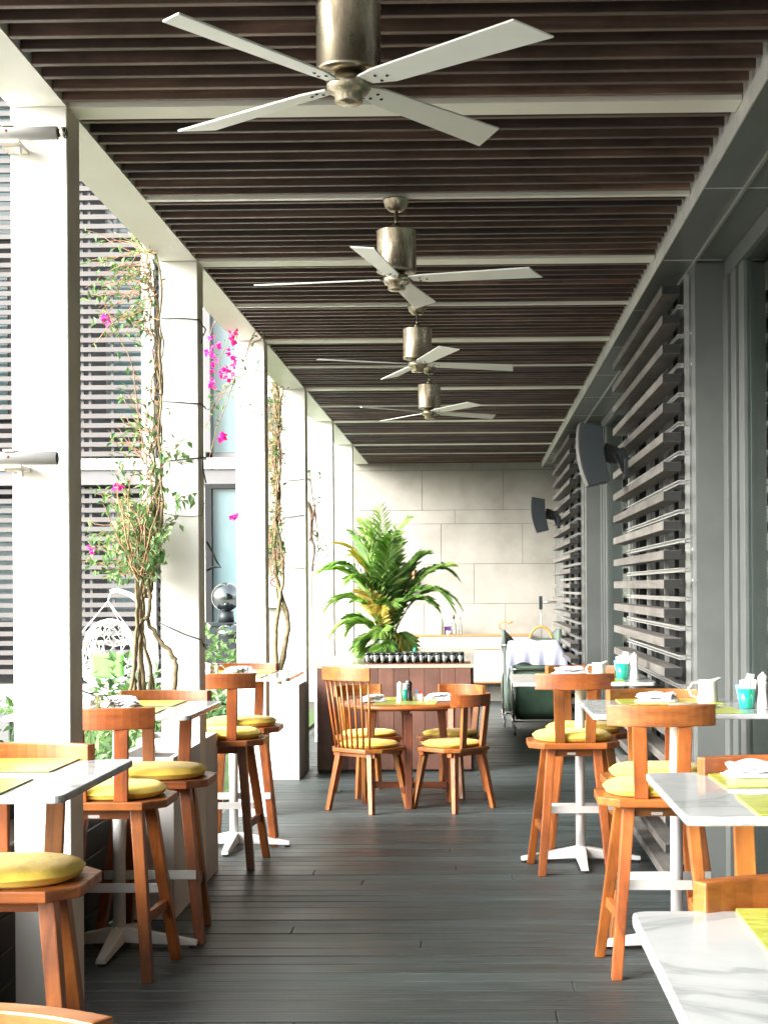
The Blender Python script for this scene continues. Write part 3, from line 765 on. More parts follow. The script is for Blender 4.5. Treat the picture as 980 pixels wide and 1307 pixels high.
for i, (yy, rz) in enumerate(((3.99,52.5),(6.51,-9),(8.98,20),(11.46,36))):
    place(fan, i, (-.326, yy, EY+1.36), R(rz), fl[i])

# ---------------------------------------------------------------- speakers
def make_speaker():
    t = thing('wall_speaker', 's', 'speaker', (0,0,0), 0, 'speakers on the louvre screens')
    # curved body in x-z plane, front toward -x; swept depth along y
    n = 10; out = []; H = .20
    for i in range(n+1):
        a = (i/n-.5)*2; out.append((-.085 - .030*(1-a*a) + .03*0 + .03*(.5-.5*a)*0, a*H))
    q = []
    for i in range(n+1):
        a = ((n-i)/n-.5)*2; q.append((.055 - .012*(1-a*a), a*H*.86))
    prof = out + q
    vs = [(x + (-z)*.13*1.0, -.11, z) for x, z in prof] + [(x + (-z)*.13, .11, z) for x, z in prof]
    m_ = MB(); N = len(prof)
    m_.add(vs, [tuple(range(N)), tuple(range(2*N-1, N-1, -1))] + [(i, N+i, N+(i+1)%N, (i+1)%N) for i in range(N)])
    m_.build('cabinet', 'black_plastic', t, bevel=.004)
    g_ = MB(); vs = []
    for i in range(n+1):
        x, z = out[i]; vs += [(x-.004-z*.13, -.105, z*.97), (x-.004-z*.13, .105, z*.97), (x+.004-z*.13, .105, z*.97), (x+.004-z*.13, -.105, z*.97)]
    g_.add(vs, [(i*4+a, i*4+(a+1)%4, i*4+4+(a+1)%4, i*4+4+a) for i in range(n) for a in range(4)])
    g_.build('grille', 'speaker_grille', t)
    MB().bar((.04,0,.02),(.14,0,-.01),.05,.12,up=(0,0,1),h1=.10).bar((.13,0,.03),(.20,0,-.09),.06,.08).box(.17,.205,-.05,.05,-.15,-.02).build('bracket', 'black_plastic', t, bevel=.006)
    MB().tube([(.12,-.02,.03),(.15,-.06,-.1),(.19,-.03,-.14)], .004, 6).build('cable', 'black_plastic', t)
    return t
sp = make_speaker()
place(sp, 0, (.79, 9.4, 2.405), R(0), 'larger black speaker bracketed to the near louvre screen')
place(sp, 1, (.775, 16.55, 2.375), R(0), 'smaller black speaker in front of the stone wall on the far louvres')

# ---------------------------------------------------------------- bar tables
TW, TD, TH = .78, .80, 1.05
def rrect(w, d_, r, n=5):
    o = []
    for cx, cy, a0 in ((w/2-r, d_/2-r, 0), (-w/2+r, d_/2-r, 90), (-w/2+r, -d_/2+r, 180), (w/2-r, -d_/2+r, 270)):
        for k in range(n+1):
            a = R(a0+90*k/n); o.append((cx+r*math.cos(a), cy+r*math.sin(a)))
    return o
def make_table():
    t = thing('bar_table', 't', 'bar table', (0,0,0), 0, 'marble topped bar tables')
    MB().prism(rrect(TW, TD, .025), TH-.022, TH).build('tabletop', 'marble', t, bevel=.005, seg=2)
    MB().box(-.14,.14,-.14,.14,TH-.032,TH-.023).lathe([(.027,.06),(.027,TH-.033)], 20).build('pole', 'powder_white', t)
    for k in range(4):
        a = k*math.pi/2; Mx = Matrix.Rotation(a, 4, 'Z')
        m_ = MB(); vs = [Mx @ Vector(v) for v in ((.0,-.030,.028),(.0,.030,.028),(.34,.022,.012),(.34,-.022,.012),(.0,-.030,.095),(.0,.030,.095),(.34,.018,.032),(.34,-.018,.032))]
        m_.add(vs, [(0,1,2,3),(7,6,5,4),(0,4,5,1),(1,5,6,2),(2,6,7,3),(3,7,4,0)])
        lg = m_.build('base_arm', 'powder_white', t, bevel=.004)
        MB().lathe([(.016,0),(.018,.004),(.016,.0115)], 12, tuple(Mx @ Vector((.322,0,0)))).build('foot_pad', 'rubber', lg)
    return t
tb = make_table()
TAB = {
 'R4': ((.64,1.976), 'marble bar table cut by the bottom right corner of the photo'),
 'R3': ((.868,3.74), 'marble bar table at the right edge carrying folded napkins on green mats'),
 'R2': ((.875,6.42), 'marble bar table in the middle of the right row with teal tumbler'),
 'R1': ((.606,8.45), 'farthest marble bar table of the right row near the laundry trolley'),
 'L1': ((-1.43,4.12), 'nearest marble bar table on the left in front of the first column'),
 'L2': ((-1.555,6.46), 'middle marble bar table on the left with silver jug'),
 'L3': ((-1.46,8.98), 'farthest marble bar table on the left beside the tall white planter')}
for i, (k_, ((x, y), lab)) in enumerate(TAB.items()): place(tb, i, (x, y, 0), 0, lab)
# placemats
mat0 = None
def mats(x, y, z, label_near, label_far, w=.45, d_=.32, off=.235):
    global mat0
    for dy, lab in ((-off, label_near), (off, label_far)):
        if mat0 is None:
            mat0 = MB().prism(rrect(w, d_, .006), 0, .003).build('placemat', 'placemat_green'); tag(mat0, lab, 'placemat'); o = mat0
        else: o = mat0.copy(); COL.objects.link(o); o['label'] = lab
        o.location = (x, y+dy, z); o['group'] = 'lime green placemats'; o.rotation_euler = (0,0,rnd.uniform(-.01,.01))
nm = {'R4':'bottom right corner table','R3':'right edge table with the napkins','R2':'middle table of the right row','R1':'farthest table of the right row','L1':'nearest left table','L2':'middle left table','L3':'farthest left table'}
for k_, ((x, y), lab) in TAB.items():
    mats(x, y, TH+.0015, 'lime placemat on near side of ' + nm[k_], 'lime placemat on far side of ' + nm[k_])

# ---------------------------------------------------------------- bar stools
def cushion(rx, ry, h, n=40, rings=7, e=2.6):
    vs = []; fs = []
    def pt(r, a, z):
        ca, sa = math.cos(a), math.sin(a)
        return (rx*r*math.copysign(abs(ca)**(2/e), ca), ry*r*math.copysign(abs(sa)**(2/e), sa), z)
    prof = [(0,.0),(.88,.0),(.985,.18),(1.0,.41),(1.028,.45),(1.03,.52),(1.0,.57),(.96,.76),(.88,.90),(.74,.98),(.56,1.02),(.36,1.02),(.15,.98)]
    m_ = MB()
    for r, z in prof[1:]: vs += [pt(r, 2*math.pi*k/n, z*h) for k in range(n)]
    R_ = len(prof)-1
    fs = [(i*n+k, i*n+(k+1)%n, (i+1)*n+(k+1)%n, (i+1)*n+k) for i in range(R_-1) for k in range(n)]
    fs += [tuple(range(n-1,-1,-1)), tuple((R_-1)*n+k for k in range(n))]
    vs = [(x, y, z + (0 if z < .3*h else .0015*math.sin(x*21+1)*math.cos(y*17+.5) + .0006*math.sin(x*70+y*45))) for x, y, z in vs]
    return m_.add(vs, fs, True)
def arc_rail(w, sag, th, z0, z1, yb, n=14):
    m_ = MB(); R0 = (w*w/4+sag*sag)/(2*sag); a0 = math.asin(w/2/R0); vs = []
    for i in range(n+1):
        a = -a0+2*a0*i/n
        for rr_, z in ((R0, z0), (R0, z1), (R0-th, z1), (R0-th, z0)):
            vs.append((rr_*math.sin(a), yb+R0-rr_*math.cos(a), z))
    fs = [(i*4+a, i*4+(a+1)%4, i*4+4+(a+1)%4, i*4+4+a) for i in range(n) for a in range(4)] + [(3,2,1,0), (n*4,n*4+1,n*4+2,n*4+3)]
    return m_.add(vs, fs)
def make_stool():
    t = thing('bar_stool', 's', 'bar stool', (0,0,0), 0, 'orange wooden bar stools with yellow cushions')
    MB().prism([(-.17,-.205),(.17,-.205),(.25,-.115),(.25,.12),(.17,.205),(-.17,.205),(-.25,.12),(-.25,-.115)], .688, .722).build('seat', 'wood_x', t, bevel=.005, seg=2)
    o = cushion(.215, .185, .052).build('cushion', 'yellow_fabric', t); o.location = (0,.005,.7225)
    arc_rail(.436, .065, .032, 1.012, 1.098, -.235).build('back_rail', 'wood_x', t, bevel=.004)
    for s_ in (-1, 1):
        MB().leg((s_*.082,-.185,.7225), (s_*.090,-.206,1.0115), .056, .026).build('upright', 'wood_z', t, bevel=.003)
        MB().leg((s_*.185,-.185,0), (s_*.125,-.095,.6875), .042, .050, .05, .055).build('leg', 'wood_z', t, bevel=.005)
        MB().leg((s_*.225,.185,0), (s_*.140,.075,.6875), .042, .050, .05, .055).build('leg', 'wood_z', t, bevel=.005)
        MB().bar((s_*.166,-.130,.245), (s_*.192,.130,.245), .024, .042).build('side_stretcher', 'wood_y', t, bevel=.003)
    MB().box(-.10,.10,-.11,-.075,.640,.6875).build('seat_rail', 'wood_x', t, bevel=.003)
    MB().box(-.115,.115,.055,.09,.640,.6875).build('seat_rail', 'wood_x', t, bevel=.003)
    MB().box(-.205,.205,.170,.176,.285,.325).build('footrest', 'brushed', t, bevel=.001, seg=1)
    MB().box(-.045,.0,-.2065,-.2055,.66,.672).build('maker_plate', 'alu', t)
    return t
stl = make_stool()
PI = math.pi
ST = [
 (.548, 8.23, 0, 'bar stool with its back to camera at the farthest right table'),
 (.645, 8.70, PI, 'bar stool facing camera behind the farthest right table'),
 (.752, 6.10, 0, 'bar stool with its back to camera at the middle right table'),
 (.826, 6.64, PI, 'bar stool facing camera behind the middle right table'),
 (.83, 3.92, PI, 'bar stool facing camera behind the napkin table at the right edge'),
 (.567, 2.21, PI, 'bar stool whose rail shows just above the marble table cut by the bottom right corner'),
 (-1.49, 6.07, 0, 'bar stool at the middle left table, half hidden by the nearest column'),
 (-1.435, 6.70, PI, 'bar stool facing camera behind the middle left table, dark brown legs'),
 (-1.435, 8.43, 0, 'bar stool with its back to camera at the farthest left table'),
 (-1.445, 9.18, PI, 'bar stool facing camera behind the farthest left table'),
 (-1.375, 4.34, PI, 'large bar stool facing camera at the left edge with broad yellow cushion'),
 (-.617, 1.46, PI, 'bar stool of which only the rail top shows in the bottom left corner')]
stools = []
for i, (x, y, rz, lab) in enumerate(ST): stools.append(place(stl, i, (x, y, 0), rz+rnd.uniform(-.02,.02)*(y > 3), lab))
for q, k_ in ((7, .60), (8, .62), (9, .75), (6, .85), (0, .88)):     # some stools are tinted darker and browner all over
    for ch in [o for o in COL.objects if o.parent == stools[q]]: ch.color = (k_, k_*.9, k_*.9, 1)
KIDS.clear()

# ---------------------------------------------------------------- round table and chairs
TX, TY = -.485, 10.8
t = thing('round_table', 'round wooden dining table in front of the timber counter', 'dining table', (TX,TY,0))
MB().lathe([(0,.712),(.46,.712),(.475,.716),(.48,.726),(.475,.738),(.46,.742),(0,.742)], 56).build('tabletop', 'wood_x', t)
MB().bar((-.30,0,.69),(.30,0,.69),.06,.04).bar((0,-.30,.692),(0,.30,.692),.06,.036).build('apron', 'darkwood_x', t)
for k in range(4):
    a = k*PI/2-PI/2+.08
    MB().leg((.31*math.cos(a), .31*math.sin(a), 0), (.25*math.cos(a), .25*math.sin(a), .671), .045, .045, .06, .06).build('leg', 'darkwood_z', t, bevel=.004)
MB().bar((-.29,.02,.13),(.29,-.02,.13),.03,.045).bar((-.02,-.29,.132),(.02,.29,.132),.03,.041).build('stretcher', 'darkwood_x', t)
def dchair(kind):
    t = thing('dining_chair' if kind == 'low' else 'spindle_chair', 'c', 'chair', (0,0,0), 0, 'chairs round the dining table')
    MB().prism([(-.15,-.21),(.15,-.21),(.23,-.12),(.235,.12),(.17,.205),(-.17,.205),(-.235,.12),(-.23,-.12)], .418, .446).build('seat', 'wood_x', t, bevel=.005)
    o = cushion(.20, .18, .042).build('cushion', 'yellow_fabric', t); o.location = (0,.01,.4465)
    for s_ in (-1, 1):
        MB().leg((s_*.20,-.20,0), (s_*.14,-.14,.4175), .034, .034, .045, .045).build('leg', 'wood_z', t, bevel=.004)
        MB().leg((s_*.20,.20,0), (s_*.14,.14,.4175), .034, .034, .045, .045).build('leg', 'wood_z', t, bevel=.004)
    MB().box(-.19,.19,-.155,-.115,.385,.4175).build('seat_rail', 'wood_x', t, bevel=.003)
    MB().box(-.19,.19,.115,.155,.385,.4175).build('seat_rail', 'wood_x', t, bevel=.003)
    if kind == 'low':
        arc_rail(.42, .09, .028, .735, .82, -.26).build('back_rail', 'wood_x', t, bevel=.004)
        for s_ in (-1, 1): MB().leg((s_*.10,-.185,.4465), (s_*.115,-.215,.7345), .05, .026).build('upright', 'wood_z', t, bevel=.003)
    else:
        arc_rail(.44, .05, .028, .925, 1.02, -.29).build('top_rail', 'wood_x', t, bevel=.004)
        for k in range(8):
            u = -1+2*k/7
            MB().tube([(u*.155,-.195+.03*u*u,.4465), (u*.178,-.225+.03*u*u,.70), (u*.195,-.262+.04*u*u,.93)], [.008,.009,.007], 8).build('spindle', 'wood_z', t)
    return t
def face(x, y, a=0): return math.atan2(-(TX-x), TY-y)+a
sc_ = dchair('spindle'); place(sc_, 0, (-.75,10.50,0), R(-36), 'high backed spindle chair at the round table')
lo = dchair('low')
place(lo, 0, (-.145,10.52,0), R(48), 'low curved back chair at the near right of the round table')
place(lo, 1, (-.80,11.28,0), R(-148), 'low chair behind the spindle chair at the far left of the round table')
place(lo, 2, (-.17,11.27,0), R(152), 'low chair at the far right of the round table before the counter')
mats(TX, TY, .7435, 'placemat at the front of the round table', 'placemat at the back of the round table', off=.19)

# ---------------------------------------------------------------- counter, jars, palm
t = thing('bar_counter', 'waist high counter faced with reddish vertical boards', 'counter', (-.68, 12.6, 0))
m_ = MB(); x = -.65
pl = .1317
for i in range(10):
    a = -.655+i*pl; m_.box(a+.0015, a+pl-.0015, 0, .025, .02, .885)
for i in range(26): m_.box(.66, .685, .03+i*pl, .03+(i+1)*pl-.003, .02, .885)
m_.build('boards', 'counter_wood', t, bevel=.002, seg=1)
MB().box(-.652, .659, .026, 3.45, .0, .884).build('carcass', 'dark_metal', t)
MB().box(-.665, .69, -.005, 3.46, .886, .916).build('counter_top', 'counter_stone', t, bevel=.003)
MB().box(.10-.36, .655, .03, .42, .9165, .921).build('tray', 'darkwood_x', t)
jar0 = None; n = 0
for r_ in range(3):
    for i in range(13 - (r_ == 1)):
        x = -.905 + i*.0665 + (.033 if r_ == 1 else 0) + rnd.uniform(-.004,.004); y = 12.70+r_*.085+rnd.uniform(-.005,.005)
        if jar0 is None:
            jar0 = thing('glass_jar', 'small clear glass jar with a black lid in the rows on the counter', 'jar', (x,y,.9215), 0, 'jars in rows on the counter')
            MB().lathe([(.026,0),(.029,.004),(.029,.066),(.025,.072),(.022,.072),(.026,.064),(.026,.006),(0,.006)], 18).build('glass', 'clear_glass', jar0)
            MB().lathe([(0,.0065),(.0255,.0065),(.0255,.066),(0,.066)], 16).build('contents', 'jar_fill', jar0)
            MB().lathe([(.028,.0725),(.028,.088),(.024,.090),(0,.090)], 18).build('lid', 'mill_black', jar0)
        else:
            o = copy_tree(jar0); o.location = (x,y,.9215)
palm = thing('potted_palm', 'large feathery palm in a dark pot standing on the counter', 'palm', (-.80, 13.75, .9165)); palm.scale = (.84, .9, 1.05)
MB().lathe([(.10,0),(.13,.06),(.14,.16),(.13,.17),(.12,.15),(0,.15)], 24).build('pot', 'pot_dark', palm)
def frond(az, lean, L, droop, mat, wid=.20):
    f = MB(); n = 18; d0 = Vector((math.cos(az)*math.sin(lean), math.sin(az)*math.sin(lean), math.cos(lean)))
    p_ = Vector((rnd.uniform(-.06,.06), rnd.uniform(-.06,.06), rnd.uniform(.12,.2))); pts = [p_.copy()]; dr = d0.copy()
    for i in range(n):
        dr = (dr + Vector((0,0,-droop*(.4+1.6*i/n)/n*2.2)) + rv(.012)).normalized(); p_ = p_ + dr*L/n; pts.append(p_.copy())
    f.tube(pts, [.007*(1-.8*i/n) for i in range(n+1)], 5)
    for i in range(5, n+1):
        u = (i-5)/(n-5); ll = wid*(math.sin(math.pi*(.16+.76*u))**.6)
        t_ = (pts[i]-pts[i-1]).normalized(); sd = t_.cross(Vector((0,0,1)))
        if sd.length < .05: sd = t_.cross(Vector((math.sin(az),-math.cos(az),0)))
        sd.normalize(); up = sd.cross(t_)
        for s_ in (-1, 1):
            for q in (0, .5):
                base = pts[i-1].lerp(pts[i], q); l2 = ll*rnd.uniform(.8,1.2)
                dl = (sd*s_*.9 + t_*(.75+.7*u) + up*.30 + rv(.16)).normalized()
                b_ = base+dl*l2*.45; c = b_+(dl+Vector((0,0,-.45-.2*rnd.random()))).normalized()*l2*.55
                w_ = .0025; nn = dl.cross(up).normalized()
                f.add([base, b_+nn*w_, c, b_-nn*w_], [(0,1,2),(0,2,3)])
    f.build('frond', mat, palm)
NF = 52
for i in range(NF):
    az = rnd.uniform(0, 2*PI)
    if i < 20: lean = R(rnd.uniform(4, 24)); L = rnd.uniform(.85,1.2); dp = rnd.uniform(.5,1.15)
    elif i < 34: lean = R(rnd.uniform(14, 40)); L = rnd.uniform(.45,.72); dp = rnd.uniform(.45,.9)
    else: lean = R(rnd.uniform(45, 105)); L = rnd.uniform(.28,.44); dp = rnd.uniform(.5,1.0)
    mt = 'palm_yellow' if i in (9, 22, 27, 41, 47, 52) else ('palm_light' if (math.cos(az) < 0 and rnd.random() < .7) or rnd.random() < .2 else 'palm_green')
    frond(az, lean, L, dp, mt, .24 if i < 34 else .20)
frond(R(15), R(16), 1.22, 1.05, 'palm_green', .2); frond(R(8), R(26), 1.05, 1.0, 'palm_light', .18); frond(R(-15), R(30), .85, .9, 'palm_green', .2)
frond(R(95), R(4), 1.2, .8, 'palm_light', .22); frond(R(175), R(28), .95, 1.0, 'palm_light', .2); frond(R(190), R(38), .75, .9, 'palm_light', .2)
t = thing('book_stack', 'blue and grey folders lying on the counter left of the palm pot', 'folders', (-1.02, 14.3, .9165))
MB().box(-.125,.125,-.15,.15,0,.014).build('folder', 'facade_grey', t); MB().box(-.115,.125,-.14,.14,.0145,.03).build('folder', 'book_blue', t); MB().box(-.12,.12,-.15,.13,.0305,.055).build('folder', 'paper', t)
t = thing('cutlery_box', 'small white caddy with a green topped bottle right of the palm pot', 'caddy', (-.56, 13.45, .9165))
MB().box(-.08,.08,-.05,.05,0,.07).build('box', 'paper', t, bevel=.004)
o = MB().lathe([(.015,.07),(.015,.09),(.010,.10),(.010,.11),(0,.11)], 14, (.03,0,0)).build('green_bottle', 'teal_glass', t)

# ---------------------------------------------------------------- sideboard
sb = thing('sideboard', 'long white wall cabinet with a wooden top against the stone wall', 'sideboard', (0, 20.38, 0))
MB().box(-1.1, .79, -.45, -.02, .905, .93).box(.765, .79, -.45, -.02, .28, .904).box(-1.1, .764, -.45, -.02, .28, .30).build('top', 'cabinet_wood', sb)
MB().box(-1.1, .764, -.42, -.021, .301, .904).build('carcass', 'facade_dark', sb)
for x0, x1 in ((-1.1,-.475), (-.47,.155), (.16,.76)):
    MB().box(x0, x1, -.445, -.425, .745, .898).build('drawer', 'cabinet_white', sb)
    MB().box(x0, x1, -.445, -.425, .305, .715).build('door', 'cabinet_white', sb)
MB().box(-1.1,.764,-.437,-.4205,.718,.742).build('rail', 'cabinet_wood', sb)
def bottle(x, y, z, prof, mat, label, cat='bottle', name='bottle', capm=None, cap=None):
    t = thing(name, label, cat, (x,y,z)); MB().lathe(prof, 18).build('body', mat, t)
    if capm: MB().lathe(cap, 14).build('cap', capm, t)
bottle(-.44, 20.15, .9305, [(.04,0),(.04,.16),(.035,.19),(.015,.23),(.014,.245),(0,.245)], 'bottle_green', 'pale green bottle leftmost on the sideboard')
bottle(-.26, 20.12, .9305, [(.03,0),(.033,.01),(.033,.13),(.012,.19),(.012,.215)], 'clear_glass', 'clear glass bottle with a dark stopper on the sideboard', capm='bottle_dark', cap=[(.014,.216),(.022,.235),(.015,.265),(0,.268)])
bottle(-.17, 20.12, .9305, [(.022,0),(.024,.01),(.020,.13),(.008,.18),(.008,.235),(0,.235)], 'clear_glass', 'slim clear glass rightmost on the sideboard', 'glass bottle')
t = tag(MB().box(-.045,.045,-.04,.04,0,.11).build('gift_box', 'purple', bevel=.003), 'small purple box between the two tall bottles', 'box'); t.location = (-.345, 20.2, .9305)
t = tag(MB().lathe([(.02,0),(.032,.02),(.034,.05),(.030,.05),(.028,.02),(0,.012)], 18).build('bowl', 'mill_white'), 'little white bowl in front of the purple box', 'bowl'); t.location = (-.33, 20.05, .9305)
t = thing('wall_frame', 'orange wooden frame on the stone wall partly hidden by the palm', 'picture frame', (-.83, 20.37, 1.67))
MB().box(-.13,.0,-.03,.025,-.16,-.13).box(-.13,.0,-.03,.025,.13,.16).box(.001,.03,-.03,.025,-.16,.16).box(-.16,-.131,-.03,.025,-.16,.16).build('frame', 'orange_wood', t)
MB().box(-.129,-.001,-.005,.02,-.129,.129).build('picture', 'dark_metal', t)
t = thing('intercom', 'black handset fixed at the end of the far louvres above the trolley', 'wall device', (.80, 17.9, 1.36))
MB().box(0,.04,-.02,.02,-.06,.10).build('body', 'black_plastic', t, bevel=.004); MB().tube([(.02,0,-.06),(.025,.0,-.4)], .006, 6).tube([(.04,0,.03),(.2,0,.03)], .012, 6).build('bracket', 'alu', t)

# ---------------------------------------------------------------- laundry trolleys
def trolley(loc, w, l, z0, z1, mat, label, flare=.03):
    t = thing('laundry_trolley', label, 'laundry trolley', loc, 0, 'green laundry trolleys')
    f = MB(); n = 22
    ring = []
    def ringpts(z, s_, seed):
        rr = random.Random(seed); out = []
        for (x, y) in rrect(w*s_, l*s_, .06, 4): out.append((x+rr.uniform(-.012,.012), y+rr.uniform(-.012,.012), z+rr.uniform(-.006,.006)))
        return out
    lv = [ringpts(z0+(z1-z0)*k/6, .90+.10*k/6+.02*math.sin(k*1.7), k) for k in range(7)]
    N = len(lv[0]); vs = [p for l_ in lv for p in l_]
    fs = [(i*N+k, i*N+(k+1)%N, (i+1)*N+(k+1)%N, (i+1)*N+k) for i in range(6) for k in range(N)] + [tuple(range(N-1,-1,-1))]
    f.add(vs, fs, True)
    b_ = f.build('bag', mat, t)
    fr = MB(); pts = [(x*1.02, y*1.02, z1) for x, y in rrect(w, l, .05, 3)]
    fr.tube(pts+[pts[0]], .012, 8)
    for sx in (-1,1):
        for sy in (-1,1): fr.tube([(sx*w*.49, sy*l*.49, z0-.02),(sx*w*.50, sy*l*.50, z1)], .010, 8)
    pts = [(x, y, z0-.02) for x, y in rrect(w, l, .05, 3)]
    fr.tube(pts+[pts[0]], .010, 8)
    fr.build('frame', 'steel', t)
    for sx in (-1,1):
        for sy in (-1,1):
            c = Vector((sx*w*.47, sy*l*.47, 0))
            m_ = MB().box(c.x-.016,c.x-.011,c.y-.02,c.y+.05,.04,z0-.025).box(c.x+.011,c.x+.016,c.y-.02,c.y+.05,.04,z0-.025).box(c.x-.016,c.x+.016,c.y-.02,c.y+.05,z0-.034,z0-.022)
            cw = m_.build('caster', 'alu', t)
            MB().lathe([(0,-.009),(.03,-.009),(.045,-.011),(.048,-.005),(.048,.005),(.045,.011),(.03,.009),(0,.009)], 20, M=Matrix.Translation((c.x, c.y+.02, .048)) @ Matrix.Rotation(R(90),4,'Y')).build('wheel', 'caster_grey', cw)
    return t
trolley((.70,15.95,0), .56, .66, .17, .70, 'sheer_green', 'glossy dark green laundry trolley nearest the bar stools')
tr = trolley((.66,16.95,0), .66, .62, .17, .92, 'canvas_grey_green', 'taller grey green laundry trolley behind the glossy one')
m_ = MB()
for sx in (-1, 1):                                                   # slack corners of the bag standing up
    m_.add([(sx*.34,-.3,.915),(sx*.34,.3,.915),(sx*.30,.3,1.08),(sx*.34,-.26,1.10),(sx*.30,-.3,.915),(sx*.14,.3,.915),(sx*.24,.28,1.02),(sx*.31,-.27,1.09)],
           [(0,1,2,3),(4,7,6,5),(3,2,6,7),(0,3,7,4),(1,5,6,2)])
m_.build('bag_corner', 'canvas_grey_green', tr)
# cloth over the trolleys
def draped(name, x0, x1, y0, y1, ztop, drop, mat, label, cat, front=.2, seed=1):
    rr = random.Random(seed); m_ = MB(); nx, ny = 34, 26; vs = []
    ph = rr.uniform(0,6)
    for j in range(ny+1):
        for i in range(nx+1):
            u = i/nx; v = j/ny
            x = x0+(x1-x0)*u; y = y0+(y1-y0)*v; z = ztop+.012*math.sin(u*9+ph)*math.sin(v*7)+.008*math.sin(u*23+v*5)
            ed = max(0, .16-u)/.16; z -= drop*ed**1.3*(.8+.2*math.sin(v*11)); x = x + ed*(.16*(x1-x0))*.8
            er = max(0, u-.86)/.14; z -= drop*.5*er**1.2
            fv = max(0, .22-v)/.22; z -= front*fv**1.2*(.95+.12*math.sin(u*9.3+1)); y = y+fv*.2*(y1-y0)*.8 + .014*math.sin(u*30)*fv
            vs.append((x,y,z))
    vs2 = [(x,y,z-.006) for x,y,z in vs]; W_ = nx+1; N = len(vs)
    fs = [(j*W_+i, j*W_+i+1, (j+1)*W_+i+1, (j+1)*W_+i) for j in range(ny) for i in range(nx)]
    m_.add(vs+vs2, fs+[tuple(N+q for q in f[::-1]) for f in fs]+[(i+1, i, N+i, N+i+1) for i in range(nx)]+[(j*W_, (j+1)*W_, N+(j+1)*W_, N+j*W_) for j in range(ny)], True)
    o = m_.build(name, mat); tag(o, label, cat); return o
draped('bed_sheet', .27, 1.04, 16.2, 17.1, .965, .30, 'sheet_blue_white', 'bluish white sheet thrown over the taller laundry trolley', 'sheet', .27)
t = thing('handled_bag', 'bag with a curved tan cane handle on top of the laundry trolley', 'bag', (.78, 17.0, .95))
MB().tube([(.13*math.cos(a*PI/14), 0, .165*math.sin(a*PI/14)) for a in range(15)], .013, 10).build('handle', 'wicker_tan', t)
MB().prism(rrect(.34,.22,.06), -.01, .03).build('body', 'canvas_grey_green', t, bevel=.01)
o = MB().tube([(-.10,0,.0),(-.12,0,.06),(-.05,0,.10),(0,0,.06),(.04,0,.09)], .008, 8).build('hanger', 'wicker_tan'); o.location = (.42,17.2,1.08); tag(o, 'thin bent cane loop lying at the left of the taller trolley', 'hanger')

# ---------------------------------------------------------------- tableware
def napkin(x, y, z, s_, rz, label, mat='fabric_white', kind='fold', group='folded white napkins', seed=1):
    rr = random.Random(seed); m_ = MB()
    lay = 3 if kind == 'fold' else 4
    for k in range(lay):
        w_, d_ = s_*(1-.07*k)*(.5), s_*(.62-.05*k)*.5; nx, ny = 12, 8; z0 = k*.011+.0012
        ox, oy = rr.uniform(-.01,.01), rr.uniform(-.01,.01); ang = rr.uniform(-.12,.12)+(.3*k if kind == 'bunch' else 0); vs = []
        for zz in (0, 1):
            for j in range(ny+1):
                for i in range(nx+1):
                    u, v = i/nx*2-1, j/ny*2-1; rr2 = (1-(abs(u)**6)*.12)
                    xx, yy = u*w_, v*d_*rr2; hh = .010*(1-abs(v)**6)**.5*(1-abs(u)**8)**.5
                    wob = (.005+.003*k)*math.sin(u*3+k)*math.cos(v*2.5+k*2) if kind == 'fold' else .010*math.sin(u*5+k*1.7+v*2)*(1-abs(u)*.3)
                    xr = xx*math.cos(ang)-yy*math.sin(ang)+ox; yr = xx*math.sin(ang)+yy*math.cos(ang)+oy
                    vs.append((xr, yr, z0 + (hh+abs(wob) if zz else max(0, abs(wob)-.0 if k else 0))))
        W_ = nx+1; N = W_*(ny+1); fs = [(j*W_+i, j*W_+i+1, (j+1)*W_+i+1, (j+1)*W_+i) for j in range(ny) for i in range(nx)]
        m_.add(vs, [f[::-1] for f in fs]+[tuple(N+q for q in f) for f in fs]+[(i, i+1, N+i+1, N+i) for i in range(nx)]+[((ny*W_)+i+1, ny*W_+i, N+ny*W_+i, N+ny*W_+i+1) for i in range(nx)]+[((j+1)*W_, j*W_, N+j*W_, N+(j+1)*W_) for j in range(ny)]+[(j*W_+nx, (j+1)*W_+nx, N+(j+1)*W_+nx, N+j*W_+nx) for j in range(ny)], True)
    o = m_.build('napkin', mat); o.location = (x,y,z); o.rotation_euler = (0,0,rz); tag(o, label, 'napkin', group); return o
def plate(x, y, z, label):
    o = MB().lathe([(0,0),(.06,0),(.10,.010),(.102,.013),(.06,.005),(0,.005)], 32).build('plate', 'mill_white'); o.location = (x,y,z); tag(o, label, 'plate', 'small white plates')
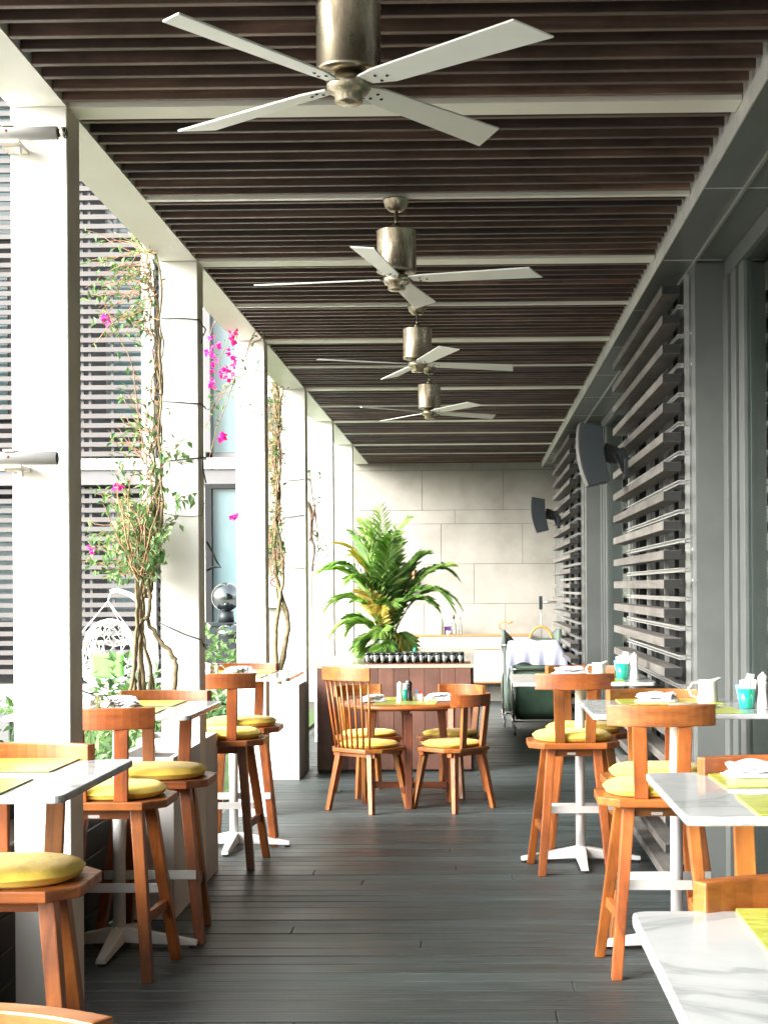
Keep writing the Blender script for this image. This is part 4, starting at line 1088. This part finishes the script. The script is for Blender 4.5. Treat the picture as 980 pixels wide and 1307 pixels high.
def tumbler(x, y, z, label, s_=1., paper=True, left=-1):
    t = thing('teal_tumbler', label, 'tumbler', (x,y,z), 0, 'teal glass tumblers of sachets'); t.scale = (s_,)*3
    # fluted glass
    m_ = MB(); n = 24
    prof = [(.026,0,0),(.030,.004,1),(.037,.085,1),(.0345,.085,0),(.028,.010,0),(0,.008,0)]
    vs = []
    for r, z_, fl in prof: vs += [((r+(.0012*math.cos(k*math.pi) if fl else 0))*math.cos(2*PI*k/n), (r+(.0012*math.cos(k*math.pi) if fl else 0))*math.sin(2*PI*k/n), z_) for k in range(n)]
    fs = [(i*n+k, i*n+(k+1)%n, (i+1)*n+(k+1)%n, (i+1)*n+k) for i in range(5) for k in range(n)] + [tuple(range(n-1,-1,-1))]
    m_.add(vs, fs, True); m_.build('glass', 'teal_glass', t)
    if paper:
        m_ = MB(); rr = random.Random(int(abs(x)*999))
        for k in range(6): m_.bar((rr.uniform(-.008,.008), rr.uniform(-.012,.012), .015), (rr.uniform(-.026,.026), rr.uniform(-.02,.02), rr.uniform(.112,.128)), .042, .0015, up=(rr.uniform(-.2,.2),1,0))
        m_.build('sachets', 'paper', t)
        MB().bar((0,0,.02),(-.02*left,.01,.145),.03,.006,up=(0,1,0)).build('napkin_twist', 'fabric_white', t)
        MB().bar((.02,.01,.02),(.036,.015,.105),.02,.0015,up=(0,1,0)).build('red_sachet', 'paper_red', t)
        MB().bar((-.02,.01,.02),(-.036,.015,.10),.02,.0015,up=(0,1,0)).build('blue_sachet', 'paper_blue', t)
def mill(x, y, z, mat, label, h=.135, cord=False):
    t = thing('pepper_mill', label, 'mill', (x,y,z), 0, 'salt and pepper mills')
    k = h/.135
    MB().lathe([(.024,0),(.025,.004*k),(.0225,.03*k),(.018,.062*k),(.0185,.08*k),(.021,.095*k),(.0205,.100*k)], 24).build('body', mat, t)
    MB().lathe([(.019,.1005*k),(.021,.104*k),(.0205,.118*k),(.012,.128*k),(.005,.129*k),(.006,.134*k),(0,.136*k)], 24).build('cap', mat, t)
    if cord: MB().tube([(0,0,.136*k),(.012,-.005,.14*k),(.024,-.005,.128*k),(.024,-.012,.09*k),(.021,-.016,.06*k),(.027,-.012,.02*k),(.03,-.01,.0)], .0018, 6).build('cord', 'wire_black', t)
def jug(x, y, z, rz, label, mat='steel', h=.11, tilt=0, inner='teal_glass', r=.042):
    t = thing('milk_jug', label, 'jug', (x,y,z), rz, 'small jugs on the bar tables'); t.rotation_euler = (0, tilt, rz)
    m_ = MB(); n = 28; vs = []
    for r_, z_, sp_ in ((r*.98,0,0),(r,.004,0),(r*.92,h*.5,0),(r*.88,h*.9,.2),(r*.95,h,.9),(r*.88,h*.995,.9),(r*.82,h*.9,.2),(r*.86,h*.5,0),(r*.92,.010,0)):
        for k in range(n):
            a = 2*PI*k/n; ex_ = 1+.45*sp_*max(0, math.cos(a))**6; vs.append((r_*ex_*math.cos(a), r_*math.sin(a), z_+.012*sp_*max(0, math.cos(a))**4))
    fs = [(i*n+k, i*n+(k+1)%n, (i+1)*n+(k+1)%n, (i+1)*n+k) for i in range(8) for k in range(n)] + [tuple(range(n-1,-1,-1)), tuple(8*n+k for k in range(n))]
    m_.add(vs, fs, True); m_.build('body', mat, t)
    MB().tube([(-r*.9,0,h*.88),(-r*1.5,0,h*.86),(-r*1.85,0,h*.6),(-r*1.6,0,h*.3),(-r*.96,0,h*.2)], .0045, 8).build('handle', mat, t)
def tp(px, py, z):   # where a table-top point seen at that place lies
    d_ = (EY-z)*1887/(py-750); return ((px-603)*d_/1887, d_)
Z = TH+.0052
def on(px, py): return tp(px, py, TH)
x, y = on(961, 994); napkin(x+.02, y, Z, .20, .1, 'stack of folded napkins on the right edge table', seed=3)
x, y = on(722, 861); plate(.555, 8.62, Z, 'plate under the napkin on the farthest right table'); napkin(.565, 8.60, Z+.013, .19, .2, 'napkin on the farthest right table', seed=5)
x, y = on(830, 899); napkin(.83, 6.66, Z, .19, -.35, 'printed napkin on the middle right table', 'napkin_striped', seed=7); plate(.93, 6.30, TH+.0025, 'plate next to the printed napkin on the middle right table')
jug(1.045, 6.62, TH+.001, R(0), 'white enamel jug with teal inside on the middle right table', 'mill_white', .10, 0, r=.046)
tumbler(1.155, 6.28, TH+.001, 'teal tumbler of sachets on the middle right table'); mill(1.22, 6.26, TH+.001, 'mill_white', 'white mill with a black cord at the right edge', .155, True)
jug(.715, 8.45, TH+.001, R(10), 'small white jug on the farthest right table', 'mill_white', .085, 0, r=.040)
tumbler(.835, 8.30, TH+.001, 'teal tumbler of sachets on the farthest right table', 1.05); mill(.90, 8.28, TH+.001, 'mill_white', 'white mill on the farthest right table', .15)
jug(.935, 3.72, TH+.001, 0, 'steel jug beyond the frame on the right edge table', 'steel') if False else None
napkin(-1.455, 4.20, Z, .13, .4, 'rolled napkin cut off by the left edge of the photo', 'napkin_striped', 'bunch', seed=4)
jug(-1.635, 6.30, TH+.001, R(180), 'tilted steel jug on the middle left table', 'steel', .075, R(-6), r=.042)
napkin(-1.535, 6.42, Z, .17, -.35, 'striped napkin bunched on the middle left table', 'napkin_striped', 'bunch', seed=8)
plate(-1.60, 6.16, TH+.0025, 'plate in front of the jug on the middle left table')
t = thing('sachet_box', 'small white box of teal sachets on the middle left table', 'box', (-1.735, 6.36, TH+.001))
MB().box(-.03,.03,-.025,.025,0,.055).build('box', 'paper', t, bevel=.003); MB().bar((-.008,0,.05),(-.015,0,.085),.022,.003,up=(0,1,0)).bar((.01,.004,.05),(.016,.004,.083),.022,.003,up=(0,1,0)).build('sachets', 'teal_glass', t)
jug(-1.56, 8.78, TH+.001, R(180), 'steel jug on the farthest left table', 'steel', .078, R(-5), r=.045)
napkin(-1.40, 8.82, Z, .21, .2, 'striped napkin bunched on the farthest left table', 'napkin_striped', 'bunch', seed=9)
ZR = .7475
napkin(TX-.235, TY-.08, ZR, .18, .1, 'left napkin on the round table', 'fabric_white', 'bunch', seed=11); napkin(TX+.235, TY+.02, ZR, .21, -.2, 'right napkin on the round table', 'fabric_white', 'bunch', seed=12)
mill(TX-.05, TY-.03, ZR-.004, 'mill_white', 'white mill on the round table', .145); mill(TX+.02, TY-.02, ZR-.004, 'mill_black', 'black mill on the round table', .15)
tumbler(TX-.015, TY+.09, ZR-.004, 'teal tumbler behind the mills on the round table', .95)
t = thing('sachet_holder', 'white holder with red and blue sachets on the round table', 'sachet holder', (TX+.085, TY+.03, ZR-.004))
MB().box(-.03,.03,-.02,.02,0,.05).build('holder', 'paper', t, bevel=.002); MB().box(-.026,-.002,-.012,.012,.0505,.08).build('blue_sachet', 'paper_blue', t); MB().box(.002,.026,-.012,.012,.0505,.075).build('red_sachet', 'paper_red', t)

# ---------------------------------------------------------------- light
w = bpy.data.worlds.new('World'); scene.world = w; w.use_nodes = True; nt = w.node_tree
bgn = nt.nodes['Background']; sky = nt.nodes.new('ShaderNodeTexSky'); sky.sky_type = 'NISHITA'; sky.sun_disc = False
EL, AZ = 25, -120      # sun from behind-left; AZ measured from +Y clockwise
sky.sun_elevation = R(EL); sky.sun_rotation = R(AZ); sky.dust_density = 5; sky.air_density = 1.5
hs = nt.nodes.new('ShaderNodeHueSaturation'); hs.inputs['Saturation'].default_value = .25
nt.links.new(sky.outputs[0], hs.inputs['Color']); nt.links.new(hs.outputs[0], bgn.inputs['Color']); bgn.inputs['Strength'].default_value = .15
sl = bpy.data.lights.new('sun', 'SUN'); sl.energy = 1.5; sl.angle = R(50); sl.color = (1,.985,.96)
so = bpy.data.objects.new('sun', sl); COL.objects.link(so)
dv = Vector((math.sin(R(AZ))*math.cos(R(EL)), math.cos(R(AZ))*math.cos(R(EL)), math.sin(R(EL))))
so.rotation_euler = dv.to_track_quat('Z', 'Y').to_euler()
scene.view_settings.view_transform = 'Standard'; scene.view_settings.look = 'None'; scene.view_settings.gamma = 1
scene.view_settings.exposure = 2.42
scene.cycles.max_bounces = 8; scene.cycles.diffuse_bounces = 5; scene.cycles.transparent_max_bounces = 12
scene.cycles.sample_clamp_indirect = 6
scene.cycles.caustics_reflective = False; scene.cycles.caustics_refractive = False
bpy.context.view_layer.update()
